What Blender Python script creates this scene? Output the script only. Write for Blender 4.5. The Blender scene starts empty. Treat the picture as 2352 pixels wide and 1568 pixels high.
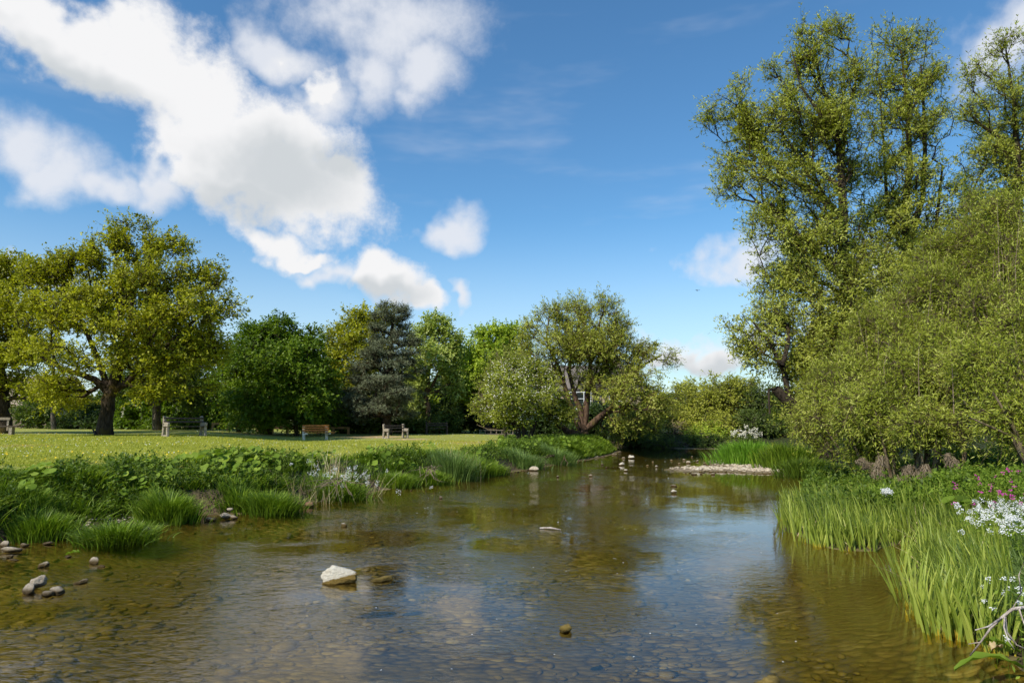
import bpy, math, random
import numpy as np
from math import radians, sin, cos, tan, pi, atan2, asin, sqrt

random.seed(7)
RNG = np.random.default_rng(7)
SC = bpy.context.scene
COL = SC.collection

# ------------------------------------------------------------------ camera
CAMZ = 1.7
F = 1568.0
PITCH = math.atan(176.0 / 1568.0)
cam = bpy.data.cameras.new('camera')
cam.lens = 24.0; cam.sensor_width = 36.0; cam.clip_start = 0.05; cam.clip_end = 6000
camo = bpy.data.objects.new('camera', cam); COL.objects.link(camo)
camo.location = (0, 0, CAMZ); camo.rotation_euler = (pi / 2 + PITCH, 0, 0)
SC.camera = camo

def ray(px, py):
    a = (px - 1176.0) / F; b = (784.0 - py) / F
    return np.array([a, cos(PITCH) - b * sin(PITCH), sin(PITCH) + b * cos(PITCH)])
def at(px, py, Y):
    r = ray(px, py); k = Y / r[1]
    return np.array([r[0] * k, Y, CAMZ + r[2] * k])
def gz(px, py, z=0.0):
    r = ray(px, py); k = (z - CAMZ) / r[2]
    return np.array([r[0] * k, r[1] * k, z])
def pxm(n, Y):            # n photo pixels at depth Y in metres
    return n * Y / F
def ss(a, b, x):
    t = np.clip((np.asarray(x, float) - a) / (b - a), 0, 1)
    return t * t * (3 - 2 * t)

# ------------------------------------------------------------------ object helpers
def tag(o, label=None, cat=None, group=None, kind=None):
    if label: o['label'] = label
    if cat: o['category'] = cat
    if group: o['group'] = group
    if kind: o['kind'] = kind
    return o
def empty(name, loc, rz=0):
    o = bpy.data.objects.new(name, None); COL.objects.link(o)
    o.location = [float(v) for v in loc]; o.rotation_euler = (0, 0, rz); o.empty_display_size = 0.2
    return o
def link_mesh(name, me, mat, parent=None):
    o = bpy.data.objects.new(name, me); COL.objects.link(o)
    if mat is not None and len(me.materials) == 0: me.materials.append(mat)
    if parent is not None: o.parent = parent
    return o
def np_mesh(name, verts, faces_list, attrs=None, smooth=False):
    """faces_list: list of int arrays (n,k)"""
    me = bpy.data.meshes.new(name)
    verts = np.asarray(verts, np.float32).reshape(-1, 3)
    me.vertices.add(len(verts)); me.vertices.foreach_set('co', verts.ravel())
    fl = [np.asarray(f, np.int32) for f in faces_list if len(f)]
    nl = sum(f.size for f in fl); nf = sum(len(f) for f in fl)
    me.loops.add(nl); me.polygons.add(nf)
    me.loops.foreach_set('vertex_index', np.concatenate([f.ravel() for f in fl]))
    st = []; cur = 0
    for f in fl:
        st.append(cur + np.arange(len(f)) * f.shape[1]); cur += f.size
    me.polygons.foreach_set('loop_start', np.concatenate(st).astype(np.int32))
    if smooth: me.polygons.foreach_set('use_smooth', np.ones(nf, bool))
    for k, v in (attrs or {}).items():
        a = me.attributes.new(k, 'FLOAT', 'POINT'); a.data.foreach_set('value', np.asarray(v, np.float32))
    me.update(calc_edges=True)
    return me

class MB:
    """collects boxes, bars and tubes"""
    def __init__(s): s.v = []; s.f = []
    def box(s, c, d, rz=0, rx=0, ry=0):
        n = len(s.v); hx, hy, hz = d[0] / 2, d[1] / 2, d[2] / 2
        for x, y, z in ((-hx,-hy,-hz),(hx,-hy,-hz),(hx,hy,-hz),(-hx,hy,-hz),(-hx,-hy,hz),(hx,-hy,hz),(hx,hy,hz),(-hx,hy,hz)):
            y, z = y * cos(rx) - z * sin(rx), y * sin(rx) + z * cos(rx)
            x, z = x * cos(ry) + z * sin(ry), -x * sin(ry) + z * cos(ry)
            x, y = x * cos(rz) - y * sin(rz), x * sin(rz) + y * cos(rz)
            s.v.append((c[0] + x, c[1] + y, c[2] + z))
        for q in ((0,3,2,1),(4,5,6,7),(0,1,5,4),(1,2,6,5),(2,3,7,6),(3,0,4,7)): s.f.append(tuple(n + i for i in q))
        return s
    def prism(s, pts, y0, y1):
        """profile in x,z extruded along y"""
        n = len(s.v); k = len(pts)
        for y in (y0, y1):
            for x, z in pts: s.v.append((x, y, z))
        s.f.append(tuple(n + i for i in range(k))); s.f.append(tuple(n + k + i for i in reversed(range(k))))
        for i in range(k): s.f.append((n + i, n + k + i, n + k + (i + 1) % k, n + (i + 1) % k))
        return s
    def tube(s, pts, rad, k=6):
        pts = [np.array(p, float) for p in pts]; n = len(s.v)
        for i, p in enumerate(pts):
            d = pts[min(i + 1, len(pts) - 1)] - pts[max(i - 1, 0)]; d /= (np.linalg.norm(d) + 1e-9)
            up = np.array([0, 0, 1.0]) if abs(d[2]) < .9 else np.array([1.0, 0, 0])
            u = np.cross(d, up); u /= np.linalg.norm(u); w = np.cross(d, u)
            r = rad[i] if hasattr(rad, '__len__') else rad
            for j in range(k):
                a = 2 * pi * j / k; s.v.append(tuple(p + r * (cos(a) * u + sin(a) * w)))
        for i in range(len(pts) - 1):
            for j in range(k):
                a = n + i * k + j; b = n + i * k + (j + 1) % k
                s.f.append((a, b, b + k, a + k))
        s.f.append(tuple(n + j for j in reversed(range(k)))); s.f.append(tuple(n + (len(pts) - 1) * k + j for j in range(k)))
        return s
    def build(s, name, mat, parent=None, bevel=0, smooth=False):
        me = bpy.data.meshes.new(name); me.from_pydata(s.v, [], s.f); me.update()
        if smooth: me.polygons.foreach_set('use_smooth', [True] * len(me.polygons))
        o = link_mesh(name, me, mat, parent)
        if bevel:
            m = o.modifiers.new('bevel', 'BEVEL'); m.width = bevel; m.segments = 1; m.limit_method = 'ANGLE'
        return o

# ------------------------------------------------------------------ material helpers
def new_mat(name):
    m = bpy.data.materials.new(name); m.use_nodes = True
    nt = m.node_tree; nt.nodes.clear()
    return m, nt
class NT:
    def __init__(s, nt): s.nt = nt
    def n(s, typ, **kw):
        nd = s.nt.nodes.new(typ)
        for k, v in kw.items(): setattr(nd, k, v)
        return nd
    def put(s, sock, val):
        if isinstance(val, bpy.types.NodeSocket): s.nt.links.new(val, sock)
        else: sock.default_value = val
    def math(s, op, a, b=0.0, c=None, clamp=False):
        nd = s.n('ShaderNodeMath', operation=op, use_clamp=clamp)
        s.put(nd.inputs[0], a); s.put(nd.inputs[1], b)
        if c is not None: s.put(nd.inputs[2], c)
        return nd.outputs[0]
    def noise(s, scale, detail=3, rough=.5, vec=None, out=0, dist=0):
        nd = s.n('ShaderNodeTexNoise'); nd.inputs['Scale'].default_value = scale
        nd.inputs['Detail'].default_value = detail; nd.inputs['Roughness'].default_value = rough
        nd.inputs['Distortion'].default_value = dist
        if vec is not None: s.nt.links.new(vec, nd.inputs['Vector'])
        return nd.outputs[out]
    def mix(s, fac, a, b, blend='MIX'):
        nd = s.n('ShaderNodeMix', data_type='RGBA', blend_type=blend)
        s.put(nd.inputs[0], fac); s.put(nd.inputs[6], a); s.put(nd.inputs[7], b)
        return nd.outputs[2]
    def ramp(s, fac, stops):
        nd = s.n('ShaderNodeValToRGB'); e = nd.color_ramp.elements
        e[0].position, e[0].color = stops[0][0], stops[0][1]
        e[1].position, e[1].color = stops[-1][0], stops[-1][1]
        for p, c in stops[1:-1]:
            q = e.new(p); q.color = c
        s.put(nd.inputs[0], fac); return nd.outputs[0]
    def smooth(s, x, a, b):
        nd = s.n('ShaderNodeMapRange', interpolation_type='SMOOTHSTEP'); s.put(nd.inputs[0], x)
        s.put(nd.inputs[1], a); s.put(nd.inputs[2], b); return nd.outputs[0]
    def attr(s, name):
        return s.n('ShaderNodeAttribute', attribute_name=name).outputs['Fac']
    def pos(s): return s.n('ShaderNodeNewGeometry').outputs['Position']
    def xyz(s, v):
        nd = s.n('ShaderNodeSeparateXYZ'); s.nt.links.new(v, nd.inputs[0]); return nd.outputs
    def bump(s, h, strength=.5, dist=.02, normal=None):
        nd = s.n('ShaderNodeBump'); nd.inputs['Strength'].default_value = strength; nd.inputs['Distance'].default_value = dist
        s.put(nd.inputs['Height'], h)
        if normal is not None: s.nt.links.new(normal, nd.inputs['Normal'])
        return nd.outputs[0]
    def out(s, sh): s.nt.links.new(sh, s.n('ShaderNodeOutputMaterial').inputs[0])
    def pbsdf(s, col, rough=.8, spec=.3, normal=None):
        nd = s.n('ShaderNodeBsdfPrincipled'); s.put(nd.inputs['Base Color'], col); s.put(nd.inputs['Roughness'], rough)
        nd.inputs['Specular IOR Level'].default_value = spec
        if normal is not None: s.nt.links.new(normal, nd.inputs['Normal'])
        return nd.outputs[0]
def C(r, g, b): return (r, g, b, 1.0)

LG = 1.9
def leaf_mat(name, dark, mid, light, trans=.42, rough=.5, spec=.28, clump=1.2, tcol=None):
    dark, mid, light = [tuple(min(.8, v * LG) for v in q) for q in (dark, mid, light)]
    m, nt = new_mat(name); t = NT(nt)
    tint = t.attr('tint')
    nz = t.noise(clump, 2, .5, t.pos())
    k = t.math('ADD', t.math('MULTIPLY', tint, .75), t.math('MULTIPLY', t.math('SUBTRACT', nz, .5), .7))
    k = t.math('ADD', k, .12, clamp=True)
    col = t.ramp(k, [(0, C(*dark)), (.5, C(*mid)), (1, C(*light))])
    p = t.pbsdf(col, rough, spec)
    tr = t.n('ShaderNodeBsdfTranslucent')
    t.put(tr.inputs[0], t.mix(1.0, col, C(*(tcol or (1.0, 1.05, .45))), 'MULTIPLY'))
    mx = t.n('ShaderNodeMixShader'); mx.inputs[0].default_value = trans
    nt.links.new(p, mx.inputs[1]); nt.links.new(tr.outputs[0], mx.inputs[2]); t.out(mx.outputs[0])
    return m
def solid_mat(name, c1, c2, scale=8, rough=.85, bump=.4, bdist=.02, spec=.2, detail=5, lo=.3, hi=.7):
    m, nt = new_mat(name); t = NT(nt)
    tc = t.n('ShaderNodeTexCoord').outputs['Object']
    nz = t.noise(scale, detail, .6, tc)
    col = t.mix(t.smooth(nz, lo, hi), C(*c1), C(*c2))
    t.out(t.pbsdf(col, rough, spec, t.bump(nz, bump, bdist)))
    return m
def bark_mat(name, c1, c2, moss=None):
    m, nt = new_mat(name); t = NT(nt)
    tc = t.n('ShaderNodeTexCoord').outputs['Object']
    mp = t.n('ShaderNodeMapping'); nt.links.new(tc, mp.inputs[0]); mp.inputs['Scale'].default_value = (9, 9, 2.2)
    nz = t.noise(1.6, 6, .65, mp.outputs[0])
    col = t.mix(t.smooth(nz, .35, .65), C(*c1), C(*c2))
    if moss: col = t.mix(t.math('MULTIPLY', t.smooth(t.noise(1.3, 4, .6, tc), .52, .62), .8), col, C(*moss))
    t.out(t.pbsdf(col, .9, .15, t.bump(nz, .9, .06)))
    return m

M = {}
M['bark_dark'] = bark_mat('dark_bark', (.022, .016, .011), (.075, .055, .038), (.09, .065, .015))
M['bark_grey'] = bark_mat('grey_bark', (.05, .042, .033), (.17, .14, .11))
M['bark_brown'] = bark_mat('brown_bark', (.045, .027, .018), (.17, .105, .07), (.12, .09, .03))
M['bark_pale'] = bark_mat('pale_bark', (.14, .10, .06), (.32, .25, .17))

# ------------------------------------------------------------------ river outline and terrain
LB = [(-26, -12), (-22, -3), (-17, 3.5), (-12, 7.2)]
_l = [(-40, 1262), (0, 1252), (60, 1240), (110, 1243), (160, 1222), (185, 1226), (250, 1218), (320, 1206), (360, 1206), (430, 1198), (450, 1183), (500, 1183), (560, 1180),
      (640, 1166), (720, 1150), (790, 1144), (845, 1131), (900, 1119), (1000, 1108), (1080, 1098), (1150, 1089), (1200, 1079), (1260, 1070),
      (1320, 1059), (1370, 1052), (1408, 1043), (1422, 1036)]
_r = [(1700, 1033), (1740, 1046), (1800, 1066), (1860, 1082), (1900, 1096), (1880, 1108), (1850, 1120), (1830, 1140), (1800, 1180), (1810, 1215),
      (1860, 1248), (1930, 1262), (1985, 1264), (2045, 1250), (2110, 1236), (2140, 1256), (2105, 1296), (2092, 1345), (2110, 1405), (2140, 1440), (2200, 1462), (2270, 1484), (2320, 1520), (2370, 1560)]
RIV = [tuple(p) for p in LB]
RIV += [tuple(gz(*p)[:2]) for p in _l]
RIV += [(4.4, 38.5), (2.5, 43), (-1, 48), (-4, 55), (0, 57), (4.5, 49), (7.2, 41.5)]
RIV += [tuple(gz(1560, 1030.5)[:2]), tuple(gz(1640, 1031)[:2])]
RIV += [tuple(gz(*p)[:2]) for p in _r]
RIV += [(3.9, 2.5), (4.4, 0), (5.5, -5), (7, -12)]
RIV = np.array(RIV)

def poly_sd(x, y, P):
    x = np.asarray(x, float); y = np.asarray(y, float)
    d2 = np.full(x.shape, 1e12); ins = np.zeros(x.shape, bool)
    n = len(P)
    for i in range(n):
        ax, ay = P[i]; bx, by = P[(i + 1) % n]
        ex, ey = bx - ax, by - ay; L = ex * ex + ey * ey + 1e-12
        t = np.clip(((x - ax) * ex + (y - ay) * ey) / L, 0, 1)
        d2 = np.minimum(d2, (x - ax - t * ex) ** 2 + (y - ay - t * ey) ** 2)
        c = ((ay > y) != (by > y))
        with np.errstate(divide='ignore', invalid='ignore'):
            xi = (bx - ax) * (y - ay) / (by - ay + 1e-15) + ax
        ins ^= c & (x < xi)
    d = np.sqrt(d2)
    return np.where(ins, -d, d)

def vnoise(x, y, s, seed=0):
    """cheap smooth noise from sines"""
    r = np.random.default_rng(seed); o = 0
    for k in range(5):
        a, b, c, dd = r.uniform(-1, 1), r.uniform(-1, 1), r.uniform(0, 6.28), r.uniform(.7, 1.6)
        n = math.hypot(a, b) + 1e-6
        o = o + np.sin((x * a / n + y * b / n) * s * dd + c)
    return o / 5
XCY = np.array([-12, 0, 5, 10, 17, 25, 33, 38, 42]); XCX = np.array([-5, -5, -4, -1, 3, 6, 6.5, 6.3, 6.0])
BAR = np.array([gz(*p)[:2] for p in [(1592, 1079), (1640, 1078), (1720, 1081), (1800, 1084), (1900, 1092)]] )
BAR2 = np.array([gz(*p)[:2] for p in [(1690, 1061), (1700, 1070), (1760, 1076)]])
def seg_dist(x, y, pts):
    d2 = np.full(np.shape(x), 1e12)
    for i in range(len(pts) - 1):
        ax, ay = pts[i]; bx, by = pts[i + 1]; ex, ey = bx - ax, by - ay; L = ex * ex + ey * ey + 1e-12
        t = np.clip(((x - ax) * ex + (y - ay) * ey) / L, 0, 1)
        d2 = np.minimum(d2, (x - ax - t * ex) ** 2 + (y - ay - t * ey) ** 2)
    return np.sqrt(d2)
def terrain(x, y):
    x = np.asarray(x, float); y = np.asarray(y, float)
    sd0 = poly_sd(x, y, RIV)
    sd = sd0 + .12 * vnoise(x, y, 3.1, 3) * ss(2.5, .5, np.abs(sd0)) + .05 * vnoise(x, y, 9, 4) * ss(1.0, .2, np.abs(sd0))
    right = ss(-.5, .5, x - np.interp(y, XCY, XCX)) * ss(44, 39, y)
    far = ss(39, 44, y) * ss(2, 8, x)
    q = x / np.maximum(y, 4)
    bl = .88 - .30 * ss(-.46, -.29, q) + .12 * ss(.02, .1, q) * ss(26, 31, y)
    bl = bl + .02 * vnoise(x, y, .5, 8)
    k_ = ss(9, 13, y)
    br = (.35 + .55 * ss(.8, 4, sd) + .5 * ss(3, 9, sd)) * (1 - k_) + (.15 + .35 * ss(1, 5, sd) + .9 * ss(4, 12, sd)) * k_
    bf = .75
    wd = 1.5 + 1.3 * ss(20, 12, y)
    prof_l = .42 * ss(.12, .55, sd) + .58 * ss(.3, wd, sd)
    mud = np.exp(-((x - gz(240, 1212)[0]) / 1.0) ** 2 - ((y - gz(240, 1205)[1]) / .8) ** 2)
    prof_l = prof_l * (1 - .75 * mud * ss(1.6, .6, sd))
    zl = .02 + bl * prof_l
    zr = .015 + br * (.06 * ss(0, .3, sd) + .94 * ss(.25, 3.2, sd))
    zf = .03 + bf * ss(0, 1.2, sd)
    zo = zl * (1 - right) * (1 - far) + zr * right * (1 - far) + zf * far
    zi = -.12 * ss(0, .35, -sd) * right - .26 * ss(0, 2.0, -sd) - .06 * ss(2, 6, -sd) + .03 * vnoise(x, y, 1.7, 5) * ss(0, 1.5, -sd)
    bar = np.maximum(.06 - .12 * (seg_dist(x, y, BAR) / 1.3) ** 2, .06 - .12 * (seg_dist(x, y, BAR2) / 1.6) ** 2)
    zi = np.maximum(zi, np.minimum(bar + .02 * vnoise(x, y, 6, 6), .05))
    z = np.where(sd > 0, zo, zi)
    z = np.where(np.hypot(x, y) > 120, z + ss(120, 900, np.hypot(x, y)) * 3, z)
    return z, sd, right, far
def proj(x, y, z):
    d = y * cos(PITCH) + (z - CAMZ) * sin(PITCH); u = -y * sin(PITCH) + (z - CAMZ) * cos(PITCH)
    return 1176 + F * x / d, 784 - F * u / d
def tz(x, y): return float(terrain(np.array([x]), np.array([y]))[0][0])
def ground(px, Y):
    x = (px - 1176.0) / F * Y / (cos(PITCH))      # adequate near the horizon
    r = ray(px, 1000); x = r[0] * Y / r[1]
    return np.array([x, Y, tz(x, Y)])

def axis(lo, hi, step, far_, g=1.18):
    a = list(np.arange(lo, hi + 1e-6, step)); s = step; v = hi
    while v < far_: s *= g; v += s; a.append(v)
    s = step; v = lo; pre = []
    while v > -far_: s *= g; v -= s; pre.append(v)
    return np.array(pre[::-1] + a)
gx = axis(-20, 15, .14, 2500); gy = axis(1, 46, .14, 2500)
GX, GY = np.meshgrid(gx, gy)
Z, SD, RG, FR = terrain(GX.ravel(), GY.ravel())
nx, ny = len(gx), len(gy)
idx = np.arange(nx * ny).reshape(ny, nx)
quads = np.stack([idx[:-1, :-1], idx[:-1, 1:], idx[1:, 1:], idx[1:, :-1]], -1).reshape(-1, 4)
xr, yr = GX.ravel(), GY.ravel()
def dryblob(px, py, rx, ry, Y):
    c = ground(px, Y); w = pxm(rx, Y)
    return np.exp(-((xr - c[0]) / w) ** 2 - ((yr - Y) / ry) ** 2)
dry = np.maximum.reduce([dryblob(20, 0, 130, 1.8, 20), dryblob(300, 0, 120, 1.0, 24) * .7, dryblob(1075, 0, 75, 2.4, 31), dryblob(860, 0, 110, 3.2, 41), dryblob(940, 0, 60, 2, 36), dryblob(570, 0, 90, 1.5, 40)])
lawn = ss(1.0, 2.4, SD) * (1 - RG) * (1 - FR) * ss(.02, -.02, xr / np.maximum(yr, 4) - .0)
tm = np_mesh('ground', np.stack([xr, yr, Z], -1), [quads], {'sd': SD, 'dry': dry, 'lawn': lawn, 'rightside': RG}, smooth=True)

def ground_mat():
    m, nt = new_mat('ground_material'); t = NT(nt)
    P = t.pos(); z = t.xyz(P)[2]; yy0 = t.xyz(P)[1]; sd = t.attr('sd')
    # river bed of cobbles
    vo = t.n('ShaderNodeTexVoronoi', feature='F1'); vo.inputs['Scale'].default_value = 9; vo.inputs['Randomness'].default_value = .9
    mp = t.n('ShaderNodeMapping'); mp.inputs['Scale'].default_value = (1, 1.5, 1); nt.links.new(P, mp.inputs[0]); nt.links.new(mp.outputs[0], vo.inputs['Vector'])
    cellc = t.n('ShaderNodeSeparateColor'); nt.links.new(vo.outputs['Color'], cellc.inputs[0])
    n1 = t.noise(1.4, 5, .6, P); n2 = t.noise(26, 4, .6, P); n3 = t.noise(.35, 3, .5, P)
    bed = t.ramp(cellc.outputs[0], [(0, C(.13, .105, .04)), (.5, C(.24, .19, .075)), (.85, C(.36, .29, .14)), (1, C(.52, .45, .28))])
    bed = t.mix(t.smooth(n1, .4, .65), bed, C(.12, .10, .025))
    bed = t.mix(t.smooth(vo.outputs['Distance'], .45, .75), bed, C(.02, .014, .006))
    bed = t.mix(t.smooth(n3, .42, .6), bed, t.mix(n1, C(.11, .095, .03), C(.19, .155, .06)))
    bed = t.mix(.35, bed, t.mix(n2, C(.04, .03, .01), C(.22, .17, .08)))
    mud = t.mix(t.smooth(n2, .35, .65), C(.04, .027, .016), C(.13, .09, .055))
    g = t.mix(t.smooth(n1, .35, .62), C(.21, .24, .025), C(.31, .31, .045))
    g = t.mix(t.smooth(t.noise(60, 3, .7, P), .3, .7), t.mix(.5, g, C(.12, .16, .02)), t.mix(.45, g, C(.48, .45, .14)))
    dr = t.math('MULTIPLY', t.attr('dry'), t.math('ADD', .35, t.noise(2.5, 5, .7, P)))
    g = t.mix(t.smooth(dr, .35, .75), g, t.mix(n2, C(.36, .24, .12), C(.50, .37, .19)))
    soil = t.mix(t.smooth(n2, .4, .6), C(.02, .028, .008), C(.05, .06, .018))
    land = t.mix(t.smooth(t.attr('lawn'), .3, .7), soil, g)
    grv = t.mix(cellc.outputs[1], C(.18, .13, .08), C(.40, .32, .22)); mud = t.mix(t.attr('rightside'), mud, t.mix(t.smooth(yy0, 15, 18), C(.035, .026, .014), t.mix(t.smooth(n2, .4, .6), grv, C(.16, .12, .07))))
    land = t.mix(t.smooth(sd, .25, .75), mud, land)
    wl = t.smooth(z, .0, .035)
    col = t.mix(wl, bed, land)
    h = t.mix(wl, t.math('MULTIPLY', t.math('SUBTRACT', 1, vo.outputs['Distance']), 1.0), t.math('MULTIPLY', t.noise(40, 4, .7, P), .5))
    t.out(t.pbsdf(col, .85, .2, t.bump(h, .9, .035)))
    return m
gm = ground_mat()
tag(link_mesh('ground', tm, gm), 'grassy banks, mown lawn and pebbly river bed', 'ground', kind='structure')

# ------------------------------------------------------------------ water
def water_mat():
    m, nt = new_mat('water_material'); t = NT(nt); P = t.pos()
    mp = t.n('ShaderNodeMapping'); mp.inputs['Rotation'].default_value = (0, 0, radians(12)); mp.inputs['Scale'].default_value = (.72, 1.25, 1); nt.links.new(P, mp.inputs[0])
    V = mp.outputs[0]
    a = t.noise(9, 3, .55, V, dist=.5); b = t.noise(26, 2, .5, V, dist=.6); c = t.noise(1.6, 2, .5, V)
    amt = t.math('ADD', .10, t.smooth(t.noise(.45, 3, .6, P), .40, .60))
    yy = t.xyz(P)
    calm = t.math('SUBTRACT', 1.0, t.math('MULTIPLY', t.smooth(t.math('SUBTRACT', yy[0], t.math('MULTIPLY', yy[1], .22)), -.3, 1.6), .80))       # slack water by the right bank
    amt = t.math('MULTIPLY', t.math('MULTIPLY', amt, calm), t.math('SUBTRACT', 1.0, t.math('MULTIPLY', t.smooth(yy[1], 14, 30), .55)))
    h = t.math('ADD', t.math('MULTIPLY', a, .62), t.math('MULTIPLY', b, .26))
    h = t.math('MULTIPLY', h, amt); h = t.math('ADD', h, t.math('MULTIPLY', c, .16))
    n = t.bump(h, 1.0, WBUMP)
    fr = t.n('ShaderNodeFresnel'); fr.inputs[0].default_value = 1.33; nt.links.new(n, fr.inputs[1])
    gl = t.n('ShaderNodeBsdfGlossy'); gl.inputs['Roughness'].default_value = .03; gl.inputs['Color'].default_value = C(.95, .95, .95); nt.links.new(n, gl.inputs['Normal'])
    tr = t.n('ShaderNodeBsdfTransparent'); tr.inputs[0].default_value = C(.80, .73, .41)
    mx = t.n('ShaderNodeMixShader'); nt.links.new(t.math('MULTIPLY', fr.outputs[0], 1.1, clamp=True), mx.inputs[0]); nt.links.new(tr.outputs[0], mx.inputs[1]); nt.links.new(gl.outputs[0], mx.inputs[2])
    t.out(mx.outputs[0]); return m
WBUMP = .0095
wx = np.array([-40, 20]); wy = np.array([-14, 62])
wm = np_mesh('river', [(-40, -14, 0), (20, -14, 0), (20, 62, 0), (-40, 62, 0)], [[(0, 1, 2, 3)]])
tag(link_mesh('river', wm, water_mat()), 'shallow rippled river reflecting the trees and sky', 'river', kind='structure')

# ------------------------------------------------------------------ foliage builders
def norm(v): return v / (np.linalg.norm(v, axis=-1, keepdims=True) + 1e-9)
def leaf_arrays(c, d, n, L, W, fold=.0):
    """rhombic leaves: c base, d axis, n normal -> verts (4N,3), faces (N,4)"""
    d = norm(d); s = norm(np.cross(d, n)); L = np.asarray(L).reshape(-1, 1); W = np.asarray(W).reshape(-1, 1)
    nn = np.cross(s, d)
    v = np.stack([c, c + d * L * .45 + s * W * .5, c + d * L - nn * L * .12, c + d * L * .45 - s * W * .5], 1)
    f = np.arange(len(c) * 4, dtype=np.int32).reshape(-1, 4)
    return v.reshape(-1, 3), f
def tubes_np(p0, p1, r0, r1, k, d0=None):
    """cone frusta whose end rings meet when d0 is the direction of the segment before"""
    d = norm(p1 - p0); d0 = d if d0 is None else d0
    a = np.arange(k) * 2 * pi / k
    def ring(dd):
        ref = norm(np.tile(np.array([[.83, .54, .07]]), (len(dd), 1)))
        u = norm(np.cross(dd, ref)); w = np.cross(dd, u)
        return u[:, None] * np.cos(a)[None, :, None] + w[:, None] * np.sin(a)[None, :, None]
    v = np.concatenate([p0[:, None] + ring(d0) * r0[:, None, None], p1[:, None] + ring(d) * r1[:, None, None]], 1)
    j = np.arange(k); jn = (j + 1) % k
    q = np.stack([j, jn, jn + k, j + k], -1)[None] + (np.arange(len(p0)) * 2 * k)[:, None, None]
    return v.reshape(-1, 3), q.reshape(-1, 4)

def grow(trunks, tips, alpha=.35, ang=.5, step=.5, jit=.12, sag=0.0, rng=None, rexp=2.4, rtip=.012, rscale=1.0):
    """trunks: list of (N,4) arrays x,y,z,r joined at start index 0 of first. returns nodes,parent,radius,tip node ids"""
    pos = []; par = []; rad = []
    for ti, tr in enumerate(trunks):
        prev = -1
        tr = np.asarray(tr, float)
        if ti > 0 and len(pos):
            P = np.array(pos); dd_ = np.linalg.norm(P - tr[0, :3], axis=1); prev = int(np.argmin(dd_))
            if dd_[prev] > .8: prev = -1
        for i in range(len(tr)):
            if i == 0:
                pos.append(tr[0, :3]); par.append(prev); rad.append(tr[0, 3]); prev = len(pos) - 1; continue
            L = np.linalg.norm(tr[i, :3] - tr[i - 1, :3]); m = max(1, int(L / (step * .8)))
            for j in range(1, m + 1):
                q = tr[i - 1] + (tr[i] - tr[i - 1]) * j / m
                qq = q[:3] + (rng.normal(0, q[3] * .12, 3) if j < m else 0)
                pos.append(qq); par.append(prev); rad.append(q[3]); prev = len(pos) - 1
    nt = len(pos)
    cap = nt + len(tips) * 26
    P = np.zeros((cap, 3)); D = np.zeros((cap, 3)); PL = np.zeros(cap)
    P[:nt] = np.array(pos)
    par = par + [0] * (cap - nt)
    z0 = P[0, 2]
    hmax = max(P[:nt, 2].max() - z0, 1)
    for i in range(nt):
        if par[i] >= 0:
            dd = P[i] - P[par[i]]; D[i] = dd / (np.linalg.norm(dd) + 1e-9); PL[i] = PL[par[i]] + np.linalg.norm(dd)
        else: D[i] = (0, 0, 1)
    # discourage branches leaving the lowest part of the trunk
    low = np.zeros(cap); low[:nt] = 1.5 * (1 - ss(.0, .45, (P[:nt, 2] - z0) / hmax))
    n = nt; tipid = []
    root = P[:nt][np.argmax(P[:nt, 2])]
    order = np.argsort(np.linalg.norm(tips - P[0], axis=1))
    for ti in order:
        p = tips[ti]; v = p - P[:n]; dist = np.linalg.norm(v, axis=1) + 1e-6
        ca = (v * D[:n]).sum(1) / dist
        cost = dist * (1 + ang * (1 - ca)) + alpha * PL[:n] + low[:n]
        b = int(np.argmin(cost)); m = min(25, max(1, int(round(dist[b] / step)))); prev = b
        a0 = P[b]; dirb = D[b]
        for j in range(1, m + 1):
            t = j / m
            q = a0 * (1 - t) + p * t
            bulge = dirb * dist[b] * .22 * t * (1 - t) * 2
            q = q + bulge + np.array([0, 0, -sag * dist[b] * t * (1 - t)])
            if j < m: q = q + rng.normal(0, jit * step, 3)
            P[n] = q; par[n] = prev; dd = q - P[prev]; l = np.linalg.norm(dd) + 1e-9
            D[n] = dd / l; PL[n] = PL[prev] + l; prev = n; n += 1
        tipid.append(n - 1)
    P = P[:n]; par = np.array(par[:n])
    acc = np.zeros(n); cnt = np.zeros(n)
    tipmask = np.zeros(n, bool); tipmask[tipid] = True
    for i in range(n - 1, -1, -1):
        if acc[i] == 0 or tipmask[i]: acc[i] += rtip ** rexp
        if par[i] >= 0 and par[i] < i: acc[par[i]] += acc[i]
    R = acc ** (1 / rexp) * rscale
    R[:nt] = np.maximum(np.array(rad), np.minimum(R[:nt], np.array(rad) * 1.15))
    for i in range(nt, n):
        R[i] = min(R[i], R[par[i]] * .92)
    return P, par, R, np.array(tipid), D[:n], nt

def lobe_points(lobes, n, rng, shell=.28):
    """lobes world: cx,cy,cz,rx,ry,rz"""
    lb = np.array(lobes, float); vol = (lb[:, 3] * lb[:, 4] * lb[:, 5]) ** .8; pr = vol / vol.sum()
    w = rng.choice(len(lb), n, p=pr)
    d = norm(rng.normal(size=(n, 3))); r = rng.random(n) ** shell
    p = lb[w, :3] + d * (r * rng.uniform(.85, 1.25, n))[:, None] * lb[w, 3:6]
    return p, w
def noise3(P, scale, rng):
    o = 0
    for k in range(7):
        d = norm(rng.normal(size=3)) * rng.uniform(.7, 1.5) * 6.28 / scale; o = o + np.sin(P @ d + rng.uniform(0, 6.28))
    return o / 7 / .27
def plobe(px, py, rx, ry, Y, ry_d=None):
    c = at(px, py, Y); a = pxm(rx, Y); b = pxm(ry, Y)
    return (c[0], c[1], c[2], a, (ry_d if ry_d else a * .9), b)

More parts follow.
